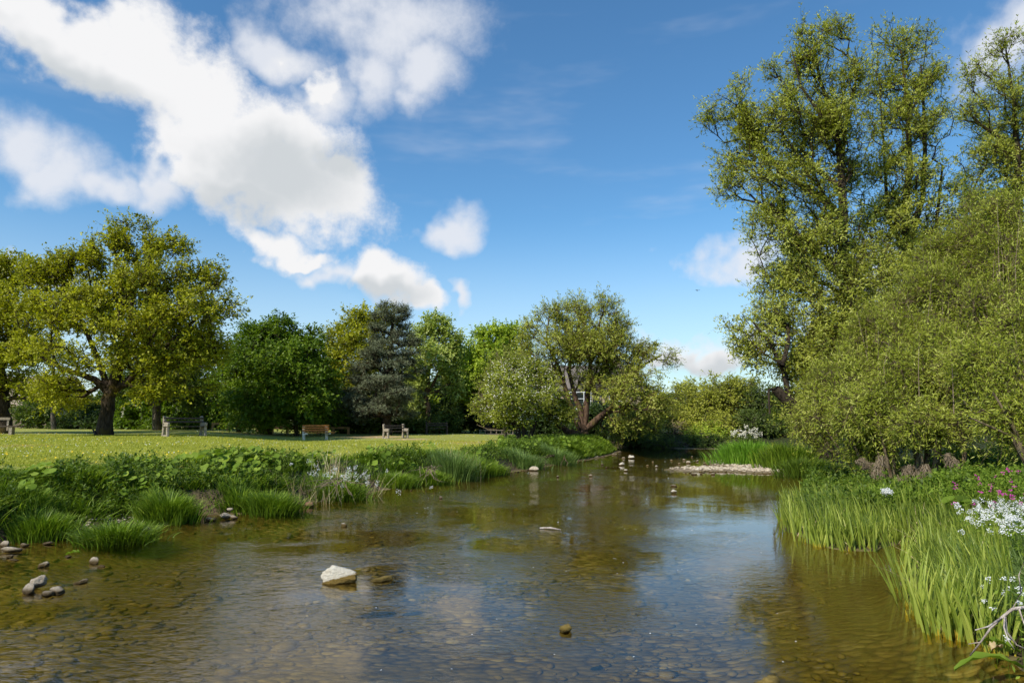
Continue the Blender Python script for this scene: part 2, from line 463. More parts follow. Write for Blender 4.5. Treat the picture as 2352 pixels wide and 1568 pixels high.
def foliage(P_tip, D_tip, center, nleaf, spread, L, W, rng, up=.7, outw=.5, rnd=.8, flat=.7, droop=0., along=.6, size_var=.35):
    """leaves set along short twiglets that fan out of every twig tip"""
    k = len(P_tip); m = max(3, int(round(nleaf / 8))); per = max(2, int(round(nleaf / m)))
    out0 = norm(P_tip - center)
    tw = np.repeat(np.arange(k), m); K = len(tw)
    sc = rng.uniform(.6, 1.4, k)[tw]
    td = norm(D_tip[tw] * .7 + out0[tw] * .45 + rng.normal(size=(K, 3)) * np.array([.85, .85, .85 * flat]) + np.array([0, 0, .12 - droop]))
    o0 = P_tip[tw] + rng.normal(size=(K, 3)) * spread * .38 - D_tip[tw] * (rng.random((K, 1)) * spread * along)
    ln = spread * 1.9 * sc * rng.uniform(.6, 1.2, K)
    lw = np.repeat(np.arange(K), per); N = len(lw); u = rng.random(N) ** .8
    sagv = np.zeros((N, 3)); sagv[:, 2] = -(droop * .5 + .08) * u ** 2 * ln[lw]
    c = o0[lw] + td[lw] * (u * ln[lw])[:, None] + rng.normal(size=(N, 3)) * spread * .10 + sagv
    cn = norm(out0 * outw + np.array([0, 0, up]) + np.array([-.38, -.42, .25]) * (P_tip[:, 2:3] > -900) + rng.normal(size=(k, 3)) * .38)
    n = norm(cn[tw[lw]] + rng.normal(size=(N, 3)) * rnd * .55)
    d = norm(td[lw] * .8 + rng.normal(size=(N, 3)) * .65 + np.array([0, 0, -droop * .6]))
    Ls = L * rng.uniform(1 - size_var, 1 + size_var, N); Ws = W * rng.uniform(1 - size_var, 1 + size_var, N)
    v, f = leaf_arrays(c, d, n, Ls, Ws)
    cl = rng.normal(0, .15, k)[tw[lw]]
    tint = np.clip(rng.normal(.45, .14, N) + cl, 0, 1)
    foliage.twigs = (o0, o0 + td * ln[:, None], tw)
    return v, f, np.repeat(tint, 4), c

def build_tree(name, label, cat, base, trunks, lobes, ntips, nleaf, L, W, leafm, bark, spread=.3, alpha=.35, seed=1, step=.5,
               up=.7, outw=.5, flat=.7, droop=0., sag=0., shell=.3, jit=.14, rtip=.012, rscale=1.0, group=None, ntwig=2, twigm=None,
               rnd=.8, ang=.5, trunk_name='trunk', extra=None, size_var=.35, along=.6, flare=1.0, ztrim=None, clump_m=1.7, vs=1.15, carve=.6):
    rng = np.random.default_rng(seed)
    base = np.asarray(base, float)
    ntips = int(ntips * 1.45); nleaf = int(nleaf * .8); shell = shell + .08
    lobes = [(l[0], l[1], l[2], l[3] * 1.1, l[4] * 1.1, l[5] * vs) for l in lobes]
    tips, w = lobe_points(lobes, int(ntips * (1.45 if carve > .5 else 1.9)), rng, shell)
    nz_ = noise3(tips, clump_m, rng); tips = tips[np.argsort(-nz_ + rng.normal(0, carve, len(tips)))[:ntips]]
    g = terrain(tips[:, 0], tips[:, 1])[0]
    if ztrim is None: ztrim = .25
    tips = tips[tips[:, 2] > g + ztrim]
    P, par, R, tid, D, nt = grow(trunks, tips, alpha, ang, step, jit, sag, rng, 2.4, rtip, rscale)
    root = empty(name, base); tag(root, label, cat, group)
    ok = par >= 0; ch = np.where(ok)[0]; pa = par[ch]
    p0 = P[pa]; p1 = P[ch]; r1 = R[ch]; r0 = np.minimum(R[pa], np.maximum(R[ch] * 1.12, R[ch] + .004)); r0 = np.where(ch < nt, R[pa], r0)
    if flare > 1:
        hh = p0[:, 2] - base[2]; r0 = r0 * (1 + (flare - 1) * np.exp(-np.maximum(hh, 0) / .3) * (ch < nt)); hh = p1[:, 2] - base[2]; r1 = r1 * (1 + (flare - 1) * np.exp(-np.maximum(hh, 0) / .3) * (ch < nt))
    thick = (r1 > .035) | (ch < nt)
    dc = norm(p1 - p0); dp = D[pa]; dj = np.where(((dc * dp).sum(1) > .6)[:, None], dp, dc)
    V = []; Fq = []; off = 0
    for msk, k in ((thick, 9), (~thick, 4)):
        if msk.sum():
            v, f = tubes_np(p0[msk], p1[msk], r0[msk], r1[msk], k, dj[msk]); V.append(v); Fq.append(f + off); off += len(v)
    # joints of the thick limbs
    cen = np.mean(np.array(lobes)[:, :3], 0) - np.array([0, 0, .3 * np.mean(np.array(lobes)[:, 5])])
    tp = P[tid]; td = D[tid]
    v, f, tint, c = foliage(tp, td, cen, nleaf, spread, L, W, rng, up, outw, rnd, flat, droop, along, size_var)
    me = np_mesh('crown', v - base, [f], {'tint': tint}); link_mesh('crown', me, leafm, root)
    if ntwig:
        a_, b_, w_ = foliage.twigs; sel = np.where(rng.random(len(a_)) < ntwig / max(3, nleaf / 8))[0]
        q1 = b_[sel]; q0 = a_[sel]; mid = (q0 + q1) / 2
        v1, f1 = tubes_np(tp[w_[sel]], q0, np.full(len(q0), rtip * .8), np.full(len(q0), rtip * .6), 3); v2, f2 = tubes_np(q0, q1, np.full(len(q0), rtip * .6), np.full(len(q0), rtip * .25), 3)
        v = np.concatenate([v1, v2]); f = np.concatenate([f1, f2 + len(v1)])
        V.append(v); Fq.append(f + off); off += len(v)
    me = np_mesh(trunk_name, np.concatenate(V) - base, Fq, smooth=True); link_mesh(trunk_name, me, bark, root)
    if extra: extra(root, base, tp, td, cen, rng)
    return root
def tpts(*pts):
    """trunk polyline from (px,py,Y,radius) tuples"""
    return np.array([list(at(a, b, Y)) + [r] for a, b, Y, r in pts])
def on_ground(px, Y, r, down=.15):
    g = ground(px, Y); return [g[0], g[1], g[2] - down, r]


M['leaf_oak'] = leaf_mat('golden_green_leaves', (.05, .06, .004), (.19, .19, .008), (.46, .41, .025))
M['leaf_lime'] = leaf_mat('deep_green_leaves', (.018, .036, .002), (.07, .115, .004), (.17, .22, .014))
M['leaf_dim'] = leaf_mat('dull_olive_leaves', (.03, .045, .008), (.06, .085, .015), (.12, .15, .03))
M['leaf_spring'] = leaf_mat('spring_green_leaves', (.07, .11, .01), (.20, .26, .02), (.40, .43, .06))
M['leaf_cream'] = leaf_mat('pale_cream_green_leaves', (.08, .11, .015), (.22, .26, .05), (.48, .48, .18))
M['leaf_willow'] = leaf_mat('willow_leaves', (.07, .08, .010), (.225, .24, .026), (.48, .49, .14), rough=.5, spec=.3)
M['leaf_willow2'] = leaf_mat('young_willow_leaves', (.055, .072, .006), (.195, .22, .020), (.46, .48, .12), rough=.5, spec=.3)
M['leaf_haw'] = leaf_mat('hawthorn_leaves', (.055, .07, .008), (.165, .185, .018), (.34, .34, .07))
M['leaf_far'] = leaf_mat('yellow_olive_leaves', (.08, .09, .014), (.21, .22, .028), (.46, .44, .09))
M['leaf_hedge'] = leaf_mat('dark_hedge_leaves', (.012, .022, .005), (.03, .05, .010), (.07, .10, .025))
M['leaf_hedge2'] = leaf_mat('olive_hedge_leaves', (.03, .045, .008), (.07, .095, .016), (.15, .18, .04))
M['needles'] = leaf_mat('blue_grey_needles', (.026, .032, .016), (.085, .098, .050), (.20, .215, .125), trans=.12, tcol=(.8, .9, .8))
M['tan_twigs'] = leaf_mat('tan_twiggy_shoots', (.07, .055, .025), (.18, .15, .07), (.32, .28, .12), trans=.2)
def flat_leaf(name, c, trans=.2):
    m, nt = new_mat(name); t = NT(nt); k = t.attr('tint')
    col = t.mix(k, C(*[v * .75 for v in c]), C(*c)); p = t.pbsdf(col, .6, .2)
    tr = t.n('ShaderNodeBsdfTranslucent'); t.put(tr.inputs[0], col)
    mx = t.n('ShaderNodeMixShader'); mx.inputs[0].default_value = trans
    nt.links.new(p, mx.inputs[1]); nt.links.new(tr.outputs[0], mx.inputs[2]); t.out(mx.outputs[0]); return m
M['blossom'] = flat_leaf('cream_blossom', (.80, .76, .62))
M['white_petal'] = flat_leaf('white_petals', (.85, .85, .82))
M['pink_petal'] = flat_leaf('magenta_petals', (.62, .06, .38))
M['yellow_petal'] = flat_leaf('yellow_petals', (.85, .58, .02), .1)

def wl(*L):     # lobes given as px, py, rx, ry, Y
    return [plobe(*q) for q in L]

# 1 big spreading tree on the lawn
Y = 32
b = ground(240, Y)
tr1 = np.array([on_ground(240, Y, .33), list(at(243, 960, Y)) + [0.303], list(at(248, 915, Y)) + [0.295], list(at(262, 885, Y)) + [0.279], list(at(282, 820, Y)) + [0.197], list(at(298, 740, Y)) + [0.139], list(at(308, 650, Y)) + [0.082], list(at(315, 570, Y)) + [0.041]])
tr2 = tpts((250, 905, Y, 0.208), (215, 870, Y - .3, 0.160), (150, 850, Y - .8, 0.104), (85, 815, Y - 1, 0.064))
tr3 = tpts((256, 900, Y, 0.208), (300, 868, Y, 0.160), (350, 820, Y + .4, 0.120), (420, 760, Y + .5, 0.080), (475, 710, Y + .3, 0.048))
tr4 = tpts((248, 890, Y, 0.160), (215, 800, Y + .5, 0.104), (180, 720, Y + 1, 0.064), (150, 640, Y + 1, 0.040))
tr5 = tpts((230, 885, Y, 0.104), (190, 912, Y - .5, 0.064), (130, 908, Y - 1, 0.040))
tr6 = tpts((275, 840, Y, 0.128), (330, 760, Y + 1.5, 0.096), (390, 660, Y + 1.5, 0.056))
build_tree('spreading_tree', 'big golden green spreading tree with a thick dark trunk beside the black bird', 'tree', b, [tr1, tr2, tr3, tr4, tr5, tr6],
    wl((305, 545, 72, 34, 32), (375, 585, 62, 40, 32), (245, 590, 60, 32, 32), (440, 635, 55, 42, 32), (330, 640, 80, 45, 30.5), (180, 620, 70, 38, 32), (115, 635, 52, 40, 32),
       (492, 705, 48, 48, 32), (410, 715, 75, 45, 30), (300, 740, 75, 45, 29.5), (200, 715, 80, 45, 30), (105, 730, 60, 45, 31), (65, 800, 45, 38, 31), (150, 815, 75, 38, 29.5),
       (255, 815, 60, 32, 29.5), (360, 815, 75, 38, 30), (462, 795, 62, 45, 31), (430, 870, 68, 30, 31), (120, 885, 70, 24, 30), (340, 885, 45, 22, 30), (330, 690, 90, 60, 34.5), (200, 700, 90, 60, 34.5), (420, 790, 80, 60, 34.5)),
    1450, 58, .115, .080, M['leaf_oak'], M['bark_dark'], spread=.30, alpha=.30, seed=11, flat=.6, up=.8, shell=.3, clump_m=1.7, carve=.25, flare=1.35, ntwig=3, rtip=.011)

# 2 tree cut by the left edge
Y = 36
build_tree('spreading_tree', 'golden green tree cut off by the left edge of the picture, above the picnic bench', 'tree', ground(3, Y),
    [np.array([on_ground(3, Y, .42), list(at(5, 930, Y)) + [.38], list(at(0, 880, Y)) + [.33], list(at(-15, 780, Y)) + [.2], list(at(-20, 650, Y)) + [.1]]),
     tpts((8, 915, Y, .12), (50, 912, Y - .3, .09), (105, 926, Y - .5, .07), (175, 924, Y - .6, .04)), tpts((-2, 850, Y, .2), (40, 770, Y, .12), (55, 680, Y, .06))],
    wl((-40, 640, 90, 45, 36), (40, 622, 55, 30, 36), (-30, 730, 100, 55, 35), (50, 700, 50, 45, 34), (-20, 830, 85, 40, 35), (30, 800, 60, 40, 37), (30, 880, 50, 20, 36), (140, 915, 55, 14, 35), (-120, 760, 80, 90, 36)),
    620, 75, .13, .09, M['leaf_oak'], M['bark_dark'], spread=.33, alpha=.3, seed=12, flat=.6, shell=.28, flare=1.2)

# 3 shaded tree behind, 4 slender trunk
Y = 46
build_tree('shade_tree', 'shaded olive tree with a straight grey trunk behind the concrete bench on the left', 'tree', ground(360, Y),
    [np.array([on_ground(360, Y, .28), list(at(360, 940, Y)) + [.26], list(at(364, 880, Y)) + [.18], list(at(370, 820, Y)) + [.1]]), tpts((360, 935, Y, .14), (330, 915, Y, .12), (295, 895, Y, .06)), tpts((362, 925, Y, .12), (405, 895, Y, .07), (440, 870, Y, .05))],
    wl((365, 820, 95, 45, 46), (295, 880, 55, 28, 45), (430, 865, 70, 40, 45), (370, 890, 60, 20, 44), (460, 910, 45, 30, 46)),
    330, 60, .16, .11, M['leaf_dim'], M['bark_grey'], spread=.4, seed=13, shell=.35)
Y = 50
build_tree('slender_tree', 'slender tree with a thin pale grey trunk between the two big lawn trees', 'tree', ground(123, Y),
    [np.array([on_ground(123, Y, .17), list(at(122, 930, Y)) + [.15], list(at(123, 870, Y)) + [.11], list(at(122, 800, Y)) + [.05]])],
    wl((120, 880, 60, 25, 50), (70, 920, 40, 20, 51), (165, 925, 35, 22, 51), (115, 820, 50, 40, 50)),
    110, 45, .15, .10, M['leaf_dim'], M['bark_grey'], spread=.4, seed=14)

# 5 dense deep green tree
Y = 43
build_tree('dense_tree', 'dense rounded deep green tree behind the orange bench', 'tree', ground(612, Y),
    [np.array([on_ground(612, Y, .34), list(at(614, 940, Y)) + [.3], list(at(622, 850, Y)) + [.2], list(at(640, 770, Y)) + [.08]]),
     np.array([on_ground(548, Y + 1, .16), list(at(548, 960, Y + 1)) + [.13], list(at(560, 900, Y + 1)) + [.08]]),
     np.array([on_ground(598, Y + 2, .12), list(at(600, 960, Y + 2)) + [.1], list(at(596, 900, Y + 2)) + [.06]]),
     np.array([on_ground(681, Y - 1, .13), list(at(679, 960, Y - 1)) + [.11], list(at(690, 880, Y - 1)) + [.07]])],
    wl((640, 768, 58, 36, 43), (582, 795, 52, 42, 43), (698, 805, 42, 42, 43), (640, 850, 90, 58, 41), (550, 870, 50, 55, 43), (722, 880, 42, 50, 43), (600, 920, 75, 38, 40.5), (690, 925, 62, 34, 41), (533, 930, 38, 32, 43),
       (640, 850, 95, 80, 45), (745, 930, 32, 30, 44), (650, 945, 100, 20, 43)),
    1150, 85, .15, .11, M['leaf_lime'], M['bark_dark'], spread=.36, alpha=.4, seed=15, flat=.55, shell=.22, up=.9, droop=.3)

# 6 tree behind the conifer
Y = 53
build_tree('woodland_tree', 'olive green tree rising behind the left side of the grey conifer', 'tree', ground(835, Y),
    [np.array([on_ground(835, Y, .3), list(at(835, 850, Y)) + [.22], list(at(830, 770, Y)) + [.08]]), tpts((835, 880, Y, .15), (790, 820, Y, .08)), tpts((835, 850, Y, .13), (870, 770, Y, .06))],
    wl((822, 748, 42, 28, 53), (780, 792, 40, 34, 53), (835, 810, 60, 45, 52), (772, 850, 35, 40, 53), (875, 745, 35, 28, 53), (800, 900, 50, 50, 53), (760, 905, 35, 40, 54)),
    520, 60, .17, .12, M['leaf_spring' if False else 'leaf_oak'], M['bark_dark'], spread=.42, seed=16, shell=.25)

# 7 grey conifer
Y = 45
def conifer_lobes():
    r = np.random.default_rng(5); L = []
    prof = [(712, 905, 26), (735, 900, 38), (760, 898, 44), (785, 893, 52), (812, 888, 58), (840, 882, 66), (866, 876, 72), (892, 870, 78), (918, 864, 82), (942, 868, 72)]
    for py, cx, hw in prof:
        for k in range(6):
            a = k * pi / 3 + r.uniform(-.5, .5); rr = hw * r.uniform(.42, .98)
            L.append((cx + rr * cos(a), py + r.uniform(-9, 9) - 4 * cos(a) * 0, hw * .42, 7.5, Y + pxm(rr, Y) * sin(a)))
    L += [(945, 770, 20, 6, 45), (930, 715, 12, 12, 45), (880, 708, 12, 10, 45), (770, 935, 28, 6, 44), (940, 830, 18, 7, 45)]
    return [plobe(*q) for q in L]
build_tree('conifer', 'grey blue conifer with ragged drooping tiers of branches', 'tree', ground(888, Y),
    [np.array([on_ground(888, Y, .30), list(at(890, 930, Y)) + [.27], list(at(894, 850, Y)) + [.2], list(at(900, 770, Y)) + [.12], list(at(905, 705, Y)) + [.03]])],
    conifer_lobes(), 1100, 60, .15, .024, M['needles'], M['bark_dark'], spread=.22, alpha=.10, ang=.15, seed=17, flat=.35, shell=.4, sag=.15, up=.9, rnd=.6, ntwig=6, rtip=.012)

# 8, 9 pale spring trees
Y = 50
build_tree('spring_tree', 'narrow pale cream green tree between the conifer and the brighter green tree', 'tree', ground(983, Y),
    [np.array([on_ground(983, Y, .28), list(at(983, 940, Y)) + [.25], list(at(978, 910, Y)) + [.2], list(at(985, 850, Y)) + [.14], list(at(998, 760, Y)) + [.06]]), tpts((982, 905, Y, .13), (1010, 850, Y, .09), (1025, 790, Y, .05)), tpts((980, 900, Y, .1), (965, 830, Y, .06))],
    wl((1003, 748, 24, 20, 50), (972, 780, 28, 24, 50), (1035, 785, 24, 32, 50), (990, 825, 36, 30, 49), (960, 868, 22, 24, 50), (1036, 845, 22, 32, 50), (966, 915, 18, 22, 50), (1046, 890, 16, 22, 50)),
    330, 60, .16, .12, M['leaf_cream'], M['bark_brown'], spread=.33, seed=18, shell=.25)
Y = 52
build_tree('spring_tree', 'bright yellow green tree behind the left side of the blossoming hawthorn', 'tree', ground(1120, Y),
    [np.array([on_ground(1120, Y, .28), list(at(1118, 900, Y)) + [.2], list(at(1130, 790, Y)) + [.07]])],
    wl((1130, 778, 42, 26, 52), (1168, 775, 35, 24, 52), (1092, 818, 32, 28, 52), (1135, 835, 50, 38, 51), (1080, 872, 36, 28, 51), (1072, 900, 30, 18, 51), (1175, 840, 40, 45, 52), (1120, 890, 50, 40, 53)),
    480, 60, .17, .12, M['leaf_spring'], M['bark_dark'], spread=.38, seed=19, shell=.25)

# 10 hawthorn
Y = 33
def blossom(dens, side):
    def f(root, base, tp, td, cen, rng):
        n = len(tp); front = (tp[:, 0] * side < (cen[0] + .9) * side)
        k = np.where(rng.random(n) < np.where(front, dens, dens * .45))[0]
        c = np.repeat(tp[k], 26, 0) + rng.normal(size=(len(k) * 26, 3)) * np.array([.20, .20, .13]) + np.array([0, 0, .06])
        v, fc = leaf_arrays(c, rng.normal(size=c.shape), rng.normal(size=c.shape) * .5 + np.array([-.2, -.4, .6]), np.full(len(c), .06), np.full(len(c), .055))
        me = np_mesh('blossom', v - base, [fc], {'tint': np.repeat(rng.random(len(c)), 4)}); link_mesh('blossom', me, M['blossom'], root)
    return f
def gp(px, Y, r): g = ground(px, Y); return [g[0], g[1], g[2] - .1, r]
build_tree('hawthorn', 'rounded hawthorn with white blossom and several dark stems on the bank', 'tree', ground(1200, 32),
    [np.array([gp(1192, 32, .10), list(at(1185, 975, 32)) + [.09], list(at(1175, 925, 32)) + [.05]]), np.array([gp(1203, 32, .10), list(at(1203, 970, 32)) + [.08], list(at(1208, 900, 32)) + [.05]]),
     np.array([gp(1212, 32, .11), list(at(1228, 975, 32)) + [.10], list(at(1235, 940, 32)) + [.07], list(at(1250, 890, 32)) + [.04]]), np.array([gp(1197, 32, .09), list(at(1190, 985, 32)) + [.08], list(at(1200, 940, 32)) + [.05]])],
    wl((1195, 858, 48, 26, 33), (1165, 888, 45, 28, 32), (1240, 885, 42, 28, 33), (1200, 915, 65, 28, 31.5), (1138, 920, 34, 26, 33), (1268, 925, 40, 26, 33), (1195, 948, 55, 20, 32), (1280, 950, 34, 20, 33), (1150, 950, 30, 16, 33)),
    720, 60, .085, .06, M['leaf_haw'], M['bark_dark'], spread=.22, seed=20, shell=.25, rtip=.008, extra=blossom(.38, 1), step=.35)
build_tree('slender_tree', 'thin leaning tree with pale trunk and sparse twiggy crown left of the hawthorn', 'tree', ground(1162, 33.5),
    [np.array([gp(1163, 33.5, .10), list(at(1157, 965, 33.5)) + [.08], list(at(1160, 900, 33.5)) + [.05], list(at(1150, 840, 33.5)) + [.02]]), tpts((1158, 940, 33.5, .05), (1130, 880, 33.5, .03)), tpts((1156, 985, 33.5, .03), (1120, 985, 33, .02), (1095, 975, 33, .01))],
    wl((1130, 890, 32, 30, 34), (1155, 850, 35, 40, 34), (1120, 940, 30, 20, 33.5), (1185, 825, 30, 20, 34.5)),
    230, 26, .08, .05, M['leaf_haw'], M['bark_pale'], spread=.22, seed=21, rtip=.008, ntwig=5, step=.35)

# 11 spreading willow at the bend
Y = 36
build_tree('willow_tree', 'wide many stemmed willow standing in front of the house with the white window', 'tree', ground(1335, Y),
    [np.array([gp(1338, Y, .34), list(at(1338, 985, Y)) + [0.225], list(at(1336, 955, Y)) + [0.165], list(at(1318, 900, Y)) + [0.120], list(at(1306, 850, Y)) + [0.098], list(at(1325, 770, Y)) + [0.068], list(at(1335, 710, Y)) + [0.030]]),
     tpts((1338, 990, Y, .2), (1322, 958, Y - .2, .17), (1308, 925, Y - .3, .14), (1285, 850, Y, .10), (1255, 780, Y, .06), (1262, 720, Y, .03)),
     tpts((1342, 975, Y, .2), (1346, 930, Y + .1, .16), (1352, 870, Y + .2, .13), (1362, 790, Y, .09), (1385, 720, Y, .05)),
     tpts((1340, 990, Y, .2), (1372, 962, Y - .1, .16), (1405, 935, Y - .3, .13), (1430, 890, Y - .3, .10), (1465, 845, Y - .3, .08), (1520, 815, Y, .04)),
     tpts((1335, 1003, Y, .2), (1305, 992, Y - .3, .17), (1278, 972, Y - .4, .13), (1255, 955, Y - .3, .07)),
     tpts((1400, 940, Y, .1), (1445, 930, Y - .4, .08), (1490, 955, Y - .4, .04)), tpts((1350, 900, Y, .1), (1400, 830, Y + 1, .07), (1420, 760, Y + 1, .04))],
    wl((1345, 868, 46, 14, 35.5), (1320, 760, 60, 60, 36.5), (1400, 800, 60, 60, 36.5), (1268, 715, 32, 24, 36), (1330, 722, 36, 26, 36), (1392, 702, 30, 26, 36), (1418, 755, 30, 32, 36), (1232, 765, 42, 32, 36), (1300, 790, 55, 36, 35), (1370, 790, 55, 42, 35), (1212, 812, 32, 30, 36.5), (1258, 842, 38, 30, 36),
       (1430, 818, 38, 32, 36), (1490, 812, 42, 20, 36), (1535, 822, 20, 18, 36), (1470, 862, 52, 26, 35), (1420, 898, 52, 26, 34.5), (1490, 925, 46, 32, 35), (1340, 812, 60, 24, 35.5), (1530, 920, 30, 30, 37), (1445, 960, 38, 24, 35), (1395, 870, 40, 30, 37), (1490, 970, 26, 26, 36.5), (1410, 985, 30, 18, 38)),
    1500, 46, .11, .042, M['leaf_willow'], M['bark_brown'], spread=.27, alpha=.3, seed=22, shell=.35, flat=.8, clump_m=1.5, vs=1.25, rtip=.009, ntwig=4, flare=1.3)

# 12 shrubs on the far bank
def shrub(name, label, px, Y, lobes, n, nl, L, W, mat, seed, spread=.3, bark='bark_grey', cat='shrub', stems=5, group=None, ntwig=3, rtip=.009, **kw):
    r = np.random.default_rng(seed); b = ground(px, Y); T = []
    top = max(lobes, key=lambda q: -q[1])
    for k in range(stems):
        dx = r.uniform(-1, 1)
        q = lobes[int(r.integers(0, len(lobes)))]
        e = at(q[0], q[1], q[4] if len(q) > 4 else Y)
        s = b + np.array([dx * .35, r.uniform(-.3, .3), -.1]); s[2] = tz(s[0], s[1]) - .1
        m = s * .5 + e * .5 + np.array([r.normal(0, .15), 0, .2])
        T.append(np.array([list(s) + [.05], list(m) + [.035], list(e) + [.012]]))
    return build_tree(name, label, cat, b, T, [plobe(*q) for q in lobes], n, nl, L, W, mat, M[bark], spread=spread, seed=seed, rtip=rtip, trunk_name='stems', ntwig=ntwig, group=group, step=.4, **kw)
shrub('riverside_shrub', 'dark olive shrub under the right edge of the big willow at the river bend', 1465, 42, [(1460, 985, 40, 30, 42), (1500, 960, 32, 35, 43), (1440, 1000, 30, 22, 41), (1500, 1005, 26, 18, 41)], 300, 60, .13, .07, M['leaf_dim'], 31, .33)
shrub('riverside_shrub', 'tan twiggy shrub at the water edge left of the yellow green bushes', 1540, 42, [(1535, 1005, 34, 18, 42), (1560, 1000, 28, 18, 42.3)], 160, 50, .10, .05, M['tan_twigs'], 32, .26)
shrub('riverside_tree', 'yellow green bush on the far bank with a bare twiggy top', 1590, 44, [(1585, 925, 48, 30, 45), (1570, 960, 45, 28, 44), (1612, 960, 40, 35, 44), (1600, 1000, 45, 24, 43), (1580, 895, 22, 10, 46)], 420, 55, .13, .085, M['leaf_far'], 33, .34, cat='bush', ntwig=6)
shrub('riverside_tree', 'tallest far bank bush, flecked with pale yellow new leaves', 1670, 43, [(1665, 905, 40, 30, 43), (1700, 890, 34, 18, 43), (1645, 940, 42, 35, 43), (1695, 945, 45, 40, 43), (1660, 990, 55, 32, 42), (1705, 1000, 35, 25, 42)], 560, 55, .13, .085, M['leaf_far'], 34, .34, cat='bush', ntwig=6)
shrub('riverside_tree', 'olive bush half hidden behind the leaning willow trunk', 1760, 42, [(1750, 930, 40, 30, 42), (1790, 940, 40, 40, 42), (1740, 975, 45, 30, 41), (1800, 990, 60, 30, 41)], 420, 55, .13, .085, M['leaf_dim'], 35, .34, cat='bush')
shrub('riverside_shrub', 'low yellow green shrub overhanging the far water edge', 1635, 41, [(1630, 1005, 50, 18, 41), (1600, 1010, 40, 14, 41), (1675, 1010, 30, 14, 41)], 220, 55, .11, .07, M['leaf_spring'], 36, .26)

shrub('riverside_shrub', 'low scrub along the far water edge between the tan shrub and gravel bar', 1600, 39.6, [(1520, 1018, 40, 9, 39.8), (1590, 1018, 45, 9, 39.8), (1660, 1018, 45, 10, 39.6), (1705, 1018, 30, 12, 39)], 260, 50, .10, .06, M['leaf_dim'], 37, .22, ztrim=.08)
# 13 tall willows on the right
Y = 25
g = ground(1985, 25)
build_tree('tall_willow', 'tallest willow with an open crown and a second trunk leaning over the river', 'tree', g,
    [np.array([gp(1985, 25, .42), list(at(1975, 930, 25)) + [.38], list(at(1962, 850, 25)) + [.33], list(at(1950, 740, 25)) + [.27], list(at(1938, 600, 25)) + [.20], list(at(1936, 480, 25)) + [.16], list(at(1932, 380, 25)) + [.12], list(at(1918, 280, 25)) + [.09], list(at(1882, 180, 25)) + [.06], list(at(1868, 90, 25)) + [.03]]),
     np.array([gp(1905, 22.5, .36), list(at(1880, 995, 22.5)) + [.33], list(at(1845, 955, 22.5)) + [.27], list(at(1812, 920, 22.5)) + [.22], list(at(1780, 893, 22.5)) + [.15]]),
     tpts((1950, 735, 25, .16), (1915, 722, 24.6, .13), (1880, 748, 24.3, .10), (1840, 790, 24, .06)),
     tpts((1938, 640, 25, .14), (1880, 580, 24.5, .11), (1820, 530, 24.3, .08), (1770, 470, 24, .05)),
     tpts((1936, 500, 25, .14), (1880, 450, 25, .11), (1800, 400, 25, .08), (1740, 330, 25, .06), (1690, 240, 25, .04)),
     tpts((1934, 430, 25, .10), (1860, 380, 25.5, .08), (1780, 370, 25.5, .05), (1690, 350, 25.5, .03)),
     tpts((1932, 340, 25, .10), (1890, 270, 24.5, .07), (1840, 200, 24.5, .04), (1820, 120, 24.5, .02)), tpts((1932, 380, 25, .08), (1948, 250, 25, .06), (1975, 150, 25, .03)),
     tpts((1812, 920, 22.5, .1), (1800, 850, 22.5, .08), (1770, 790, 22.5, .05), (1730, 740, 22.5, .03)), tpts((1780, 893, 22.5, .05), (1765, 895, 22.3, .04), (1768, 950, 22.2, .03))],
    wl((1880, 300, 110, 130, 25.5), (1860, 560, 100, 130, 25), (1870, 800, 105, 120, 24), (1740, 330, 80, 70, 25), (1690, 260, 60, 40, 25), (1700, 420, 50, 45, 24.5), (1790, 640, 60, 70, 24), (1770, 520, 50, 60, 24), (1730, 770, 60, 60, 23), (1960, 780, 90, 110, 23), (1980, 650, 80, 90, 24), (1880, 950, 80, 50, 22.6), (1868, 72, 42, 34, 25), (1925, 75, 38, 34, 25), (1845, 140, 55, 45, 25), (1780, 160, 28, 22, 25), (1712, 195, 34, 30, 25), (1650, 270, 42, 26, 25), (1725, 285, 50, 38, 25), (1820, 255, 60, 45, 24), (1935, 170, 55, 50, 25), (1930, 290, 62, 50, 24.5),
       (1700, 375, 40, 30, 25), (1775, 400, 60, 38, 24), (1870, 420, 62, 45, 24), (1955, 400, 50, 50, 26), (1760, 480, 42, 30, 24.5), (1850, 540, 70, 42, 23.5), (1800, 620, 45, 34, 24), (1900, 640, 70, 50, 23.5), (1740, 712, 38, 22, 23.5), (1695, 745, 32, 22, 23),
       (1800, 730, 58, 38, 23), (1760, 810, 46, 34, 22.5), (1850, 820, 62, 48, 22.5), (1810, 885, 36, 26, 22.5), (1900, 760, 60, 50, 23), (1880, 900, 55, 40, 22.5), (1960, 560, 50, 60, 26), (1830, 950, 40, 22, 24)),
    3500, 32, .12, .040, M['leaf_willow'], M['bark_dark'], spread=.25, alpha=.25, seed=41, vs=1.2, clump_m=1.5, carve=.35, shell=.42, flat=.85, rtip=.008, ntwig=4, step=.5, ang=.6)
Y = 27
